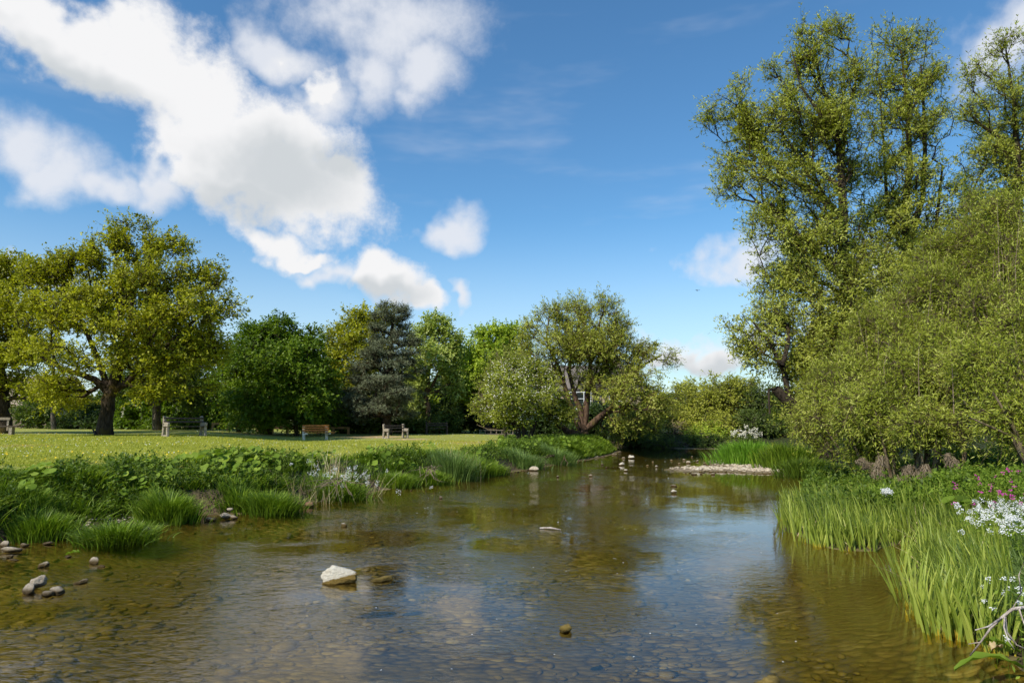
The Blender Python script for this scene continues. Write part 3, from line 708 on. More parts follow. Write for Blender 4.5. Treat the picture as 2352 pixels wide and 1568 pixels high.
build_tree('tall_willow', 'tall airy willow directly right of the tallest one, its crown tops nearly touching', 'tree', ground(2105, Y),
    [np.array([gp(2105, Y, .36), list(at(2100, 850, Y)) + [.30], list(at(2085, 650, Y)) + [.2], list(at(2078, 480, Y)) + [.15], list(at(2090, 380, Y)) + [.11], list(at(2085, 250, Y)) + [.07], list(at(2070, 120, Y)) + [.03]]),
     tpts((2090, 560, Y, .14), (2120, 450, Y, .1), (2125, 300, Y, .07), (2115, 150, Y, .03)), tpts((2092, 620, Y, .1), (2150, 520, Y, .07), (2165, 380, Y, .04)), tpts((2085, 600, Y, .1), (2040, 500, Y, .07), (2030, 350, Y, .04), (2020, 200, Y, .02))],
    wl((2085, 240, 90, 130, 27.5), (2080, 500, 100, 140, 27), (2090, 760, 110, 120, 27), (2000, 880, 90, 90, 25), (2040, 85, 38, 30, 27), (2100, 92, 42, 34, 27), (2035, 170, 48, 48, 27), (2125, 175, 42, 50, 27), (2085, 270, 60, 50, 26), (2145, 310, 38, 42, 27), (2055, 380, 58, 50, 26), (2140, 420, 48, 45, 27), (2050, 500, 58, 45, 26), (2130, 540, 60, 45, 27), (2040, 610, 60, 40, 26),
       (2115, 660, 60, 50, 27), (2030, 720, 60, 60, 27), (2190, 500, 40, 50, 28), (2120, 780, 80, 60, 27), (2180, 630, 50, 50, 28)),
    1900, 34, .125, .042, M['leaf_willow'], M['bark_dark'], spread=.26, alpha=.25, seed=42, vs=1.2, clump_m=1.5, carve=.35, shell=.42, flat=.85, rtip=.008, ntwig=4)
Y = 30
build_tree('tall_willow', 'tall willow cut by the right edge of the picture, with a limb reaching left', 'tree', ground(2345, Y),
    [np.array([gp(2350, Y, .36), list(at(2345, 800, Y)) + [.30], list(at(2340, 600, Y)) + [.22], list(at(2338, 400, Y)) + [.15], list(at(2330, 250, Y)) + [.09], list(at(2310, 110, Y)) + [.03]]),
     tpts((2340, 380, Y, .12), (2300, 320, Y - .5, .09), (2250, 285, Y - .6, .06), (2205, 240, Y - .6, .03)), tpts((2342, 560, Y, .1), (2280, 500, Y, .07), (2235, 440, Y, .04))],
    wl((2320, 350, 90, 170, 30.5), (2270, 640, 110, 120, 30), (2300, 110, 36, 26, 30), (2350, 120, 50, 45, 30), (2250, 180, 38, 36, 30), (2310, 215, 50, 42, 29.5), (2232, 260, 36, 28, 29.5), (2350, 310, 60, 50, 30), (2265, 350, 48, 40, 29.5), (2315, 430, 60, 50, 29.5), (2225, 440, 34, 42, 30), (2335, 550, 60, 60, 30), (2240, 560, 52, 45, 30), (2260, 680, 90, 60, 30), (2200, 760, 100, 60, 31), (2420, 350, 60, 150, 31)),
    1500, 38, .135, .043, M['leaf_willow'], M['bark_dark'], spread=.28, alpha=.25, seed=43, vs=1.2, clump_m=1.5, carve=.35, shell=.4, flat=.85, rtip=.009, ntwig=4)

M['bark_stem'] = bark_mat('willow_stem_bark', (.08, .055, .03), (.24, .18, .11))
def shoots(root, base, tp, td, cen, rng):
    n = 46; k = rng.choice(len(tp), n, replace=False); e = tp[k] + np.stack([rng.normal(-.1, .2, n), rng.normal(-.1, .2, n), rng.uniform(.1, .55, n)], -1)
    b = base + np.stack([rng.normal(0, .35, n), rng.normal(0, .3, n), rng.uniform(.2, .7, n)], -1); b = b * .45 + e * .55 + np.array([0, 0, -.35]); mm = (b + e) / 2 + rng.normal(0, .06, (n, 3))
    v1, f1 = tubes_np(b, mm, np.full(n, .011), np.full(n, .008), 4); v2, f2 = tubes_np(mm, e, np.full(n, .008), np.full(n, .003), 4)
    link_mesh('shoots', np_mesh('shoots', np.concatenate([v1, v2]) - base, [f1, f2 + len(v1)]), M['bark_pale'], root)
    u = rng.random((n, 26, 1)); c = (mm[:, None] * (1 - u) + e[:, None] * u).reshape(-1, 3); d = np.repeat(norm(e - mm), 26, 0) * .7 + rng.normal(size=c.shape) * .6
    v, f = leaf_arrays(c, d, rng.normal(size=c.shape) * .6 + np.array([0, 0, .5]), np.full(len(c), .09), np.full(len(c), .018))
    link_mesh('shoot_leaves', np_mesh('shoot_leaves', v - base, [f], {'tint': np.repeat(np.clip(rng.normal(.6, .2, len(c)), 0, 1), 4)}), M['leaf_willow2'], root)
# front willow thicket, three bushes
def thicket(label, bases, lobes, n, seed, nl=58):
    T = []
    r = np.random.default_rng(seed)
    for (px, Yb, tx, ty, Yt, rr) in bases:
        s = gp(px, Yb, rr); e = at(tx, ty, Yt); m = np.array(s[:3]) * .5 + e * .5 + np.array([r.normal(0, .15), 0, r.uniform(-.1, .35)])
        T.append(np.array([s, list(m) + [rr * .6], list(e) + [rr * .25]]))
    b = ground(bases[0][0], bases[0][1])
    return build_tree('willow_bush', label, 'bush', b, T, [plobe(*q) for q in lobes], n, int(nl * 1.1), .09, .0185, M['leaf_willow2'], M['bark_stem'], extra=shoots, spread=.24, alpha=.15, seed=seed, shell=.55, flat=1.3, vs=1.25, clump_m=1.25, carve=.22,
                      rtip=.0055, ntwig=6, step=.4, ang=.9, up=.6, rnd=.9, trunk_name='stems', along=1.2, ztrim=.35)
thicket('willow bush nearest the river on the right, hung with brown flood debris',
    [(2030, 14.5, 1930, 960, 15, .05), (2035, 14.5, 1960, 860, 15.5, .05), (2040, 14.5, 2030, 820, 15.5, .045), (2045, 14.3, 2080, 900, 14.5, .04), (1990, 15.2, 1900, 990, 15.5, .045), (2050, 14.2, 2010, 940, 14, .04)],
    [(1965, 870, 62, 48, 15.5), (2035, 800, 60, 60, 16), (1925, 945, 52, 38, 15.5), (2000, 950, 70, 40, 14.5), (2070, 880, 60, 60, 14.8), (1930, 1010, 48, 26, 15.8), (2000, 1030, 50, 20, 14.8), (1880, 970, 40, 34, 17), (1900, 900, 40, 40, 16.5), (1985, 780, 30, 36, 16.5)], 1250, 51)
thicket('central willow bush with long pale upright shoots rising above the others',
    [(2110, 14, 2090, 800, 15, .06), (2115, 14, 2150, 720, 15.5, .06), (2125, 13.8, 2200, 800, 14, .05), (2120, 13.8, 2100, 950, 13.5, .04), (2140, 14, 2230, 640, 15.5, .05), (2200, 13.5, 2240, 760, 14, .05)],
    [(2110, 760, 62, 70, 16), (2180, 680, 66, 75, 16), (2250, 600, 60, 62, 16.5), (2120, 880, 75, 60, 14.5), (2200, 820, 75, 75, 14.5), (2110, 970, 70, 30, 13.8), (2200, 950, 70, 40, 13.8), (2150, 600, 40, 40, 17), (2060, 720, 40, 50, 17), (2230, 520, 40, 60, 17)], 1750, 52)
thicket('willow bush at the right edge with long arching stems sweeping up from the bank',
    [(2370, 12, 2280, 900, 12, .06), (2380, 12, 2230, 960, 12, .05), (2400, 12.5, 2330, 700, 13.5, .06), (2330, 13.5, 2290, 760, 14.5, .05), (2390, 12, 2350, 850, 12, .05)],
    [(2300, 730, 62, 75, 14), (2350, 600, 60, 85, 15), (2300, 880, 70, 60, 12.8), (2370, 800, 60, 90, 13), (2270, 960, 60, 30, 12.6), (2350, 960, 50, 36, 12.2), (2400, 700, 60, 120, 14), (2300, 520, 40, 60, 15.5), (2260, 840, 50, 50, 13)], 1600, 53)

# ------------------------------------------------------------------ hedges and bushes behind the lawn
def flower_spikes(root, base, tp, rng):
    k = np.where((tp[:, 1] < base[1] + .3))[0]; k = rng.choice(k, min(60, len(k)), replace=False); c0 = tp[k] + np.array([0, -.35, .1])
    c = np.repeat(c0, 24, 0); h = rng.random(len(c)); c = c + np.stack([rng.normal(size=len(c)) * .06 * (1.2 - h), rng.normal(size=len(c)) * .06 * (1.2 - h), h * .42], -1)
    v, f = leaf_arrays(c, rng.normal(size=c.shape), rng.normal(size=c.shape), np.full(len(c), .08), np.full(len(c), .07))
    link_mesh('flower_spikes', np_mesh('flower_spikes', v - base, [f], {'tint': np.repeat(rng.random(len(c)), 4)}), M['blossom'], root)
shrub('flowering_bush', 'broad leaved bush with upright cream flower spikes, behind the concrete bench', 390, 52, [(330, 950, 50, 34, 51), (390, 930, 55, 44, 52), (450, 930, 50, 44, 52), (300, 900, 40, 36, 53), (420, 965, 60, 22, 51), (340, 975, 50, 14, 50.5), (290, 965, 24, 24, 51)], 480, 60, .26, .15, M['leaf_lime'], 61, .42, cat='bush',
      extra=lambda root, base, tp, td, cen, rng: flower_spikes(root, base, tp, rng))
shrub_defs = [
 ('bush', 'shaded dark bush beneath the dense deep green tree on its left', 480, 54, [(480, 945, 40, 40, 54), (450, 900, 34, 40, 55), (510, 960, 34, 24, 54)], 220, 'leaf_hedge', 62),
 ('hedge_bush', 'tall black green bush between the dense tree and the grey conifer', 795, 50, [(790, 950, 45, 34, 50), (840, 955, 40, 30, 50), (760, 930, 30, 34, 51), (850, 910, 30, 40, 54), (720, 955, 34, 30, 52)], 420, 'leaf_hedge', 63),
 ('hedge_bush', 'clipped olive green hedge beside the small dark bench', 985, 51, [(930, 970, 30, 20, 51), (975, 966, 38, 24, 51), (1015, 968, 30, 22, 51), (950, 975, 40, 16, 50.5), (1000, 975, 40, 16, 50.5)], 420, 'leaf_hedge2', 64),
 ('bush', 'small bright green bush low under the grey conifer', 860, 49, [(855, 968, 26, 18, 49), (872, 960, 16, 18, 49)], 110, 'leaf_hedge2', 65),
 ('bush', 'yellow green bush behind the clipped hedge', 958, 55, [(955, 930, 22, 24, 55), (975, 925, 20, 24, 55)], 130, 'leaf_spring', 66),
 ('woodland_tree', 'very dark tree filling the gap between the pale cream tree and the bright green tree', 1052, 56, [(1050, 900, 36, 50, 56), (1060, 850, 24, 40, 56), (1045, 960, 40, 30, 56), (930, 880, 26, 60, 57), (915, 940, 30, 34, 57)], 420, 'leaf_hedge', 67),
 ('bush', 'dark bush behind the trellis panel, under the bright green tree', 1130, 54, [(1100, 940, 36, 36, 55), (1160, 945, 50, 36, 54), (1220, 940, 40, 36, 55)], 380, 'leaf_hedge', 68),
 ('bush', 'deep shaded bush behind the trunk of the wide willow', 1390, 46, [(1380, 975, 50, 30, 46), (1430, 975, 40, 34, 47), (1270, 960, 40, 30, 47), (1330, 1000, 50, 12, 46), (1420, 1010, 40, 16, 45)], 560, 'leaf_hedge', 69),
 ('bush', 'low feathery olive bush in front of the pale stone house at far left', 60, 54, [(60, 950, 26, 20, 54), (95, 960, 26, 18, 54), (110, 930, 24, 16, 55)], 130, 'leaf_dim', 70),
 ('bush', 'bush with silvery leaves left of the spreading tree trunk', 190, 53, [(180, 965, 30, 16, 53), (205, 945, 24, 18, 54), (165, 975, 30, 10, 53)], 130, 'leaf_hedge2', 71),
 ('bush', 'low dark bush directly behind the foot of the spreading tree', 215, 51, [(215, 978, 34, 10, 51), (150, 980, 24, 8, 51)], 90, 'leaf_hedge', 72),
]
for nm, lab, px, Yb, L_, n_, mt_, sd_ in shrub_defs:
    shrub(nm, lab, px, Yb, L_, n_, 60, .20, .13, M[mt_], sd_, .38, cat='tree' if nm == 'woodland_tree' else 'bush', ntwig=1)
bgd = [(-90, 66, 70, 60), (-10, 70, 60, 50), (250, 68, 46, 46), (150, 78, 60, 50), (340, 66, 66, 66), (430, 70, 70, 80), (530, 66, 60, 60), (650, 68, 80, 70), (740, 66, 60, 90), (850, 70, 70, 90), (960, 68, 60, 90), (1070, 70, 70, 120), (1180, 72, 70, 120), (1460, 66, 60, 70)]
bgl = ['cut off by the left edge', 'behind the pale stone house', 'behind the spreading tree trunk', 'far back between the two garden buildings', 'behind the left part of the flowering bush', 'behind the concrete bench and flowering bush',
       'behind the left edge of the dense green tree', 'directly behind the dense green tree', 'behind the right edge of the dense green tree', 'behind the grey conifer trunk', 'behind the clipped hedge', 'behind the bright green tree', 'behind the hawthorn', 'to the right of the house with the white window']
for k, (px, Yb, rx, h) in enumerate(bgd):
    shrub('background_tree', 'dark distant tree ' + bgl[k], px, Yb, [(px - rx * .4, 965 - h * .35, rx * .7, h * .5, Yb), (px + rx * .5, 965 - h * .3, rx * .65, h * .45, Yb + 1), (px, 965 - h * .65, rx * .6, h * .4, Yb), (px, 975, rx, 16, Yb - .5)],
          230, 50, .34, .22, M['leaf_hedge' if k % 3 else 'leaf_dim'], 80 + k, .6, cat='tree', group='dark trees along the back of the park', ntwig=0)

# ------------------------------------------------------------------ buildings and walls
M['stone_wall'] = solid_mat('pale_stone_wall', (.30, .23, .15), (.52, .42, .29), 3.5, detail=6)
M['wall_dark'] = solid_mat('old_stone_wall', (.10, .075, .05), (.24, .19, .135), 6, detail=6)
M['render_wall'] = solid_mat('cream_wall', (.55, .46, .36), (.68, .60, .49), 2)
M['brick'] = solid_mat('pink_brick', (.33, .16, .12), (.48, .26, .20), 9)
M['slate'] = solid_mat('slate_roof', (.075, .065, .065), (.16, .135, .125), 7)
M['slate_warm'] = solid_mat('weathered_stone_slates', (.12, .10, .085), (.24, .20, .17), 9)
M['roof_tile'] = solid_mat('stone_tile_roof', (.24, .18, .13), (.38, .30, .23), 7)
M['white_paint'] = solid_mat('white_paint', (.72, .73, .73), (.82, .82, .80), 3, rough=.5)
M['concrete'] = solid_mat('weathered_concrete', (.20, .16, .12), (.42, .36, .28), 14, detail=7)
M['concrete_pale'] = solid_mat('pale_concrete', (.62, .58, .50), (.80, .76, .68), 10)
M['old_wood'] = solid_mat('weathered_wood', (.035, .026, .02), (.12, .09, .07), 20)
M['orange_wood'] = solid_mat('orange_stained_wood', (.36, .12, .025), (.56, .22, .055), 16, rough=.5, bump=.2)
M['grey_wood'] = solid_mat('grey_trellis_wood', (.20, .16, .11), (.36, .30, .22), 16)
M['green_panel'] = solid_mat('green_panel', (.01, .10, .075), (.02, .17, .125), 3)
def glass_mat():
    m, nt = new_mat('window_glass'); t = NT(nt); nz = t.noise(1.5, 2, .5, t.pos())
    p = t.pbsdf(t.mix(nz, C(.01, .013, .014), C(.045, .055, .05)), .06, .8); t.out(p); return m
M['glass'] = glass_mat()

def window(parent, x, y, z, w, h, cols, rows, proud=.05):
    """window in a wall facing -y; x,z centre; y wall face, local coords"""
    m = MB(); fw = .07
    m.box((x, y - proud, z + h / 2 - fw / 2), (w, .06, fw)); m.box((x, y - proud, z - h / 2 + fw / 2), (w, .06, fw))
    m.box((x - w / 2 + fw / 2, y - proud, z), (fw, .056, h - 2 * fw)); m.box((x + w / 2 - fw / 2, y - proud, z), (fw, .056, h - 2 * fw))
    for c in range(1, cols): m.box((x - w / 2 + w * c / cols, y - proud, z), (.06, .05, h - 2 * fw))
    for r in range(1, rows): m.box((x, y - proud - .004, z - h / 2 + h * (.62 if rows == 2 else r / rows)), (w - 2 * fw, .05, .05))
    f = m.build('window', M['white_paint'], parent)
    MB().box((x, y - proud + .025, z), (w - .1, .01, h - .1)).build('pane', M['glass'], f)
    MB().box((x, y - proud - .06, z - h / 2 - .05), (w + .2, .2, .08)).build('sill', M['white_paint'], f)
    return f
def house(name, label, px, Yb, w, d, eave, ridge, wallm, roofm, rz=0, cat='house', z=None):
    g = ground(px, Yb); zb = g[2] if z is None else z
    r = empty(name, (g[0], g[1], zb), rz); tag(r, label, cat)
    m = MB(); m.box((0, d / 2, eave / 2 - .4), (w, d, eave + .8)); m.build('wall', wallm, r)
    gm_ = MB()
    for sx in (-1, 1): gm_.prism([(0, eave), (0, eave + .001), (0, ridge)], 0, .1) if False else None
    m = MB(); o = .35
    for sx in (-1, 1):
        n = len(m.v); x = sx * (w / 2 - .002)
        m.v += [(x, 0, eave), (x, d, eave), (x, d / 2, ridge - .05)]; m.f.append((n, n + 1, n + 2))
        m.build('gable', wallm, r); m = MB()
    m = MB(); n = 0; th = .12
    for sy in (0, 1):
        y0 = -o if sy == 0 else d + o; y1 = d / 2
        ze = eave - o * (ridge - eave) / (d / 2)
        n = len(m.v)
        m.v += [(-w / 2 - o, y0, ze), (w / 2 + o, y0, ze), (w / 2 + o, y1, ridge), (-w / 2 - o, y1, ridge),
                (-w / 2 - o, y0, ze + th), (w / 2 + o, y0, ze + th), (w / 2 + o, y1, ridge + th), (-w / 2 - o, y1, ridge + th)]
        for q in ((0, 1, 2, 3), (7, 6, 5, 4), (0, 4, 5, 1), (1, 5, 6, 2), (3, 2, 6, 7), (0, 3, 7, 4)): m.f.append(tuple(n + i for i in q))
    rf = m.build('roof', roofm, r)
    return r, rf
# house behind the willow: white bay window on its pale wall
r, rf = house('house', 'pale stone house with a grey slate roof, glimpsed through the wide willow', 1372, 58, 7.4, 7, 3.55, 5.7, M['stone_wall'], M['slate_warm'], z=.6)
hx = at(1332, 925, 57.3)[0] - r.location.x
m = MB(); m.box((hx, -.45, 1.55), (2.1, .9, 3.7)); bay = m.build('bay', M['stone_wall'], r)
m = MB(); m.box((hx, -.5, 3.49), (2.4, 1.1, .14)); m.build('bay_roof', M['slate'], bay)
window(r, hx, -.9, 2.52, 1.85, 1.55, 3, 2)
window(r, hx + 3.1, 0, 2.4, 1.1, 1.2, 2, 2)
MB().box((2.2, 3.5, 5.9), (.7, .7, 1.5)).build('chimney', M['stone_wall'], rf)
r, rf = house('cottage', 'low stone cottage with a pale tiled roof behind the garden wall at far left', 15, 66, 7.5, 7, 2.2, 4.9, M['stone_wall'], M['roof_tile'])
window(r, 1.2, 0, 1.2, 1.0, .9, 2, 1)
r, rf = house('outbuilding', 'small stone outbuilding with a tiny white window between the two lawn trees', 290, 62, 3.4, 4, 1.5, 2.2, M['wall_dark'], M['slate'])
window(r, -1.0, 0, .95, .6, .5, 2, 1)
r, rf = house('brick_house', 'pink brick house with white windows low behind the dense green tree', 600, 72, 16, 7, 2.6, 5.2, M['brick'], M['slate'], z=.4)
for k in range(5): window(r, -6 + 3 * k, 0, 1.3, 1.0, 1.1, 2, 2)
g = ground(85, 58)
w_ = empty('garden_wall', g); tag(w_, 'low dark stone garden wall with a paler coping at far left', 'wall')
MB().box((0, 0, .35), (8.5, .35, 1.1)).build('wall_body', M['wall_dark'], w_); MB().box((0, 0, .935), (8.6, .45, .07)).build('coping', M['stone_wall'], w_)

# fences
def rail_fence(name, label, px0, Y0, px1, Y1, n, h, mat, rails=(.9,), rh=.14, w=.14):
    a = ground(px0, Y0); b = ground(px1, Y1); r = empty(name, a); tag(r, label, 'fence')
    L = math.hypot(b[0] - a[0], b[1] - a[1]); th = atan2(b[1] - a[1], b[0] - a[0])
    for k in range(n + 1):
        t_ = k / n; x = (b[0] - a[0]) * t_; y = (b[1] - a[1]) * t_; z = tz(a[0] + x, a[1] + y) - a[2]
        MB().box((x, y, z + h / 2 - .1), (w, w, h + .2), th).build('post', mat, r)
    for q in rails:
        m = MB()
        for k in range(n):
            t0, t1 = k / n, (k + 1) / n; x = (b[0] - a[0]) * (t0 + t1) / 2; y = (b[1] - a[1]) * (t0 + t1) / 2; z = tz(a[0] + x, a[1] + y) - a[2]
            m.box((x - sin(th) * -.1, y - cos(th) * .1, z + h * q), (L / n - .004, .05, rh), th)
        m.build('rail', mat, r)
    return r
M['rail_wood'] = solid_mat('orange_rail_wood', (.42, .24, .11), (.62, .40, .20), 16)  # orange timber, two tones mixed by noise
rail_fence('rail_fence', 'low orange timber rail fence running beneath the dense green tree', 488, 48, 800, 47, 9, .5, M['rail_wood'], rails=(.9,))
g = ground(1140, 50); tr_ = empty('trellis', g); tag(tr_, 'square lattice trellis panel between the hedge and the hawthorn', 'trellis')
m = MB()
for k in range(7): m.box((-1.2 + .4 * k, 0, .45), (.045, .04, .95))
m.build('uprights', M['grey_wood'], tr_); m = MB()
for k in range(4): m.box((0, -.04, .08 + .27 * k), (2.5, .035, .04))
m.build('laths', M['grey_wood'], tr_)
a = at(1555, 963, 56); g = ground(1575, 56); gf = empty('green_fence', g); tag(gf, 'green screened fence glimpsed above the tan shrub on the far bank', 'fence')
m = MB(); m.box((0, 0, .6), (5, .03, 1.3)); m.build('screen', M['green_panel'], gf)
for k in range(5): MB().box((-2.4 + 1.2 * k, .05, .65), (.06, .06, 1.5)).build('post', M['white_paint'], gf)
# small coloured sign
sp = at(1568, 958, 50); g = ground(1568, 50); sg = empty('sign', (sp[0], 50, g[2])); tag(sg, 'tiny blue white and red sign board standing above the far bank bushes', 'sign')
hh = sp[2] - g[2]
M['blue'] = solid_mat('blue_panel', (.05, .16, .40), (.07, .2, .46), 3); M['red'] = solid_mat('red_panel', (.55, .05, .04), (.6, .07, .05), 3)
MB().box((0, .03, hh / 2), (.07, .07, hh)).build('post', M['grey_wood'], sg)
bd = MB().box((0, 0, hh), (.36, .03, .5)).build('board', M['white_paint'], sg)
MB().box((0, -.02, hh + .14), (.30, .01, .14)).build('blue_panel', M['blue'], bd); MB().box((0, -.02, hh - .16), (.32, .01, .13)).build('red_panel', M['red'], bd)

# ------------------------------------------------------------------ benches
def concrete_bench(label, px, Yb, th, L, sc=1.0, group=None, mc='concrete', mw='old_wood', style=0):
    g = ground(px, Yb); r = empty('park_bench', g, th); r.scale = (sc, sc, sc); tag(r, label, 'bench', group)
    # local: length along x, sitter faces -y
    for sx in (-1, 1):
        x = sx * (L / 2 - .12)
        m = MB()
        if style == 0:
            def pr(pts, w): 
                n = len(m.v); k = len(pts)
                for xx in (x - w / 2, x + w / 2):
                    for y, z in pts: m.v.append((xx, y, z))
                m.f.append(tuple(n + i for i in reversed(range(k)))); m.f.append(tuple(n + k + i for i in range(k)))
                for i in range(k): m.f.append((n + i, n + (i + 1) % k, n + k + (i + 1) % k, n + k + i))
            pr([(.34, 0), (.26, .46), (.33, .88), (.20, .90), (.12, .62), (.12, .40), (.20, 0)], .10)      # rear leg and back post
            pr([(.118, .62), (-.30, .60), (-.30, .50), (-.26, .40), (.118, .42)], .098)                     # arm
            pr([(-.262, .40), (-.30, 0), (-.16, 0), (-.16, .14), (-.12, .398)], .096)                       # front leg
            pr([(.198, 0), (-.158, 0), (-.158, .07), (.198, .07)], .09)                                     # foot bar
            m.build('end_frame', M[mc], r, bevel=.01)
        else:
            m.box((x, .20, .40), (.13, .12, .84), rx=-.08); m.build('leg', M[mc], r, bevel=.01)
            m = MB(); m.box((x, -.08, .345), (.10, .50, .10), rx=-.12); m.build('seat_bracket', M[mc], r, bevel=.01)
    if style == 0:
        for k in range(2): MB().box((0, .115 + .02 * k, .64 + .15 * k), (L - .12, .035, .075), rx=-.12).build('back_slat', M[mw], r)
        for k in range(4): MB().box((0, -.20 + .11 * k, .43), (L - .10, .085, .035)).build('seat_slat', M[mw], r)
    else:
        for k in range(3): MB().box((0, .10 + .015 * k, .55 + .135 * k), (L, .035, .095), rx=-.08).build('back_slat', M[mw], r)
        for k in range(5): MB().box((.12, -.32 + .105 * k, .425), (L + .1, .085, .035)).build('seat_slat', M[mw], r)
    return r
# local -y must face right and toward the camera
concrete_bench('largest concrete framed bench with dark weathered slats, on the lawn behind the spreading tree trunk', 424, 30.5, radians(47), 1.85)
concrete_bench('weathered bench with dark slats in front of the grey conifer trunk', 909, 38, radians(47), 1.75, .88)
concrete_bench('bright orange slatted bench on two pale concrete legs in the middle of the lawn', 727, 35.5, radians(38), 1.62, .88, mc='concrete_pale', mw='orange_wood', style=1)
concrete_bench('small dark slatted bench in the shade against the clipped hedge', 1003, 47, radians(12), 1.7, .95, mc='old_wood')
g = ground(2, 33); pb = empty('picnic_bench', g, radians(10)); tag(pb, 'dark picnic bench at the left edge, in front of the cut off tree', 'bench')
MB().box((0, 0, .42), (1.5, .32, .06)).build('seat', M['old_wood'], pb); MB().box((-.3, .3, .78), (1.0, .05, .12)).build('backrest', M['grey_wood'], pb)
for x in (-.5, .45): MB().box((x, 0, .19), (.14, .28, .40)).build('leg', M['concrete'], pb)
for x in (-.5, .1): MB().box((x, .33, .5), (.08, .05, .62)).build('back_post', M['concrete'], pb)

# ------------------------------------------------------------------ birds
M['feather'] = solid_mat('black_feathers', (.008, .009, .012), (.03, .032, .04), 30, rough=.5)
M['feather_brown'] = solid_mat('brown_feathers', (.05, .035, .03), (.12, .085, .07), 30, rough=.6)
def lathe_path(path, rads, k=10, sy=.85):
    m = MB(); m.tube(path, rads, k); return m
def loft(path, rad, k=10):
    m = MB(); m.tube(path, rad, k); return m
g = ground(215, 31.6)
bd = empty('bird', g); tag(bd, 'small black bird standing on the lawn beside the spreading tree trunk', 'bird')
S = 1.25
m = loft([(v[0] * S, v[1] * S, v[2] * S) for v in [(-.065, 0, .195), (-.058, 0, .200), (-.045, 0, .212), (-.028, 0, .215), (-.012, 0, .195), (.002, 0, .165), (.02, 0, .13), (.045, 0, .10), (.075, 0, .075), (.10, 0, .058)]],
         [v * S for v in [.006, .018, .026, .027, .026, .036, .042, .040, .028, .012]]); m.build('body', M['feather'], bd, smooth=True)
m = MB(); m.tube([(-.066 * S, 0, .198 * S), (-.098 * S, 0, .190 * S)], [.009 * S, .002 * S], 6); m.build('beak', M['feather'], bd)
m = MB(); m.box((.135 * S, 0, .038 * S), (.12 * S, .035 * S, .010 * S), ry=.5); m.build('tail', M['feather'], bd)
for sy in (-1, 1):
    MB().tube([(.02 * S, sy * .018 * S, .10 * S), (.012 * S, sy * .018 * S, .045 * S), (.018 * S, sy * .018 * S, 0)], [.009 * S, .005 * S, .004 * S], 5).build('leg', M['feather'], bd)
    m = MB(); m.box((.045 * S, sy * .040 * S, .105 * S), (.13 * S, .008 * S, .045 * S), ry=.55); m.build('wing', M['feather'], bd)
p = at(1602, 667, 45); fb = empty('flying_bird', p, .3); tag(fb, 'tiny brown bird gliding in the blue sky left of the tall willow', 'bird')
loft([(0, -.09, 0), (0, -.06, .005), (0, 0, .005), (0, .06, .0), (0, .12, -.005)], [.004, .022, .030, .018, .006], 8).build('body', M['feather_brown'], fb, smooth=True)
for sx in (-1, 1):
    m = MB(); m.v += [(sx * .02, -.04, .01), (sx * .10, -.06, .035), (sx * .22, -.01, .02), (sx * .12, .03, .03), (sx * .02, .05, .01)]; m.f.append((0, 1, 2, 3, 4)); m.build('wing', M['feather_brown'], fb)

# ------------------------------------------------------------------ stones
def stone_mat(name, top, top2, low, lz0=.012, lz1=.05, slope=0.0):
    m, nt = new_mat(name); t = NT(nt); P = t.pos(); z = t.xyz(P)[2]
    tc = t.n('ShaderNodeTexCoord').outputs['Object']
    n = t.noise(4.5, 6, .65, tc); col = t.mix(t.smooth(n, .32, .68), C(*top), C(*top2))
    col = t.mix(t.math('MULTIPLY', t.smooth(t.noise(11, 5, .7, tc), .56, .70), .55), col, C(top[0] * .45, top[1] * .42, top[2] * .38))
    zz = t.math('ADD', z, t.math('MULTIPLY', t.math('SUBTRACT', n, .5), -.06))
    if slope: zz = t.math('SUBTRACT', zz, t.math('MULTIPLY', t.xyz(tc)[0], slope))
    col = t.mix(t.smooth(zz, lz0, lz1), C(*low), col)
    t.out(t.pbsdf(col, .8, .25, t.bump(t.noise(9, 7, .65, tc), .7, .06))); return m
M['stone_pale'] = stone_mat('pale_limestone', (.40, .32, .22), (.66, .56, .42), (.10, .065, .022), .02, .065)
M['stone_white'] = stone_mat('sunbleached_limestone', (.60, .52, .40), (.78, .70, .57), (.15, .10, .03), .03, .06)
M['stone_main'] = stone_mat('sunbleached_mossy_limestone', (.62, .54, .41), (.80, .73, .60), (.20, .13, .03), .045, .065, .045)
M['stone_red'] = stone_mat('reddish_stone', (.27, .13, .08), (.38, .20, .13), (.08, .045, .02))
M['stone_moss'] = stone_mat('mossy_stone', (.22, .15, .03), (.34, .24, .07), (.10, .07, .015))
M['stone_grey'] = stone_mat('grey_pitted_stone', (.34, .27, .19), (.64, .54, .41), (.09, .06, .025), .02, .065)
def rock_mesh(seed, sub=3, angular=.5):
    import bmesh
    r = np.random.default_rng(seed); bm = bmesh.new(); bmesh.ops.create_icosphere(bm, subdivisions=sub, radius=1)
    V = np.array([v.co[:] for v in bm.verts]); 
    pl = norm(r.normal(size=(9, 3)))
    off = r.uniform(.55, .9, 9)
    for k in range(9):       # cut by planes for facets
        d = (V * pl[k]).sum(1); ex = np.maximum(d - off[k], 0)[:, None]; V = V - pl[k] * ex * angular * 1.5
    for f, a in ((1.7, .11), (3.6, .075), (8, .035), (15, .014)):
        ph = r.uniform(0, 6, (3, 3)); w = r.normal(size=(3, 3)) * f
        V = V * (1 + a * (np.sin(V @ w[0] + ph[0, 0]) + np.sin(V @ w[1] + ph[0, 1]) + np.sin(V @ w[2] + ph[0, 2])) / 1.7)[:, None]
    V = V / np.abs(V).max(0)
    for v, c in zip(bm.verts, V): v.co = c
    me = bpy.data.meshes.new('stone'); bm.to_mesh(me); bm.free()
    me.polygons.foreach_set('use_smooth', [True] * len(me.polygons)); return me
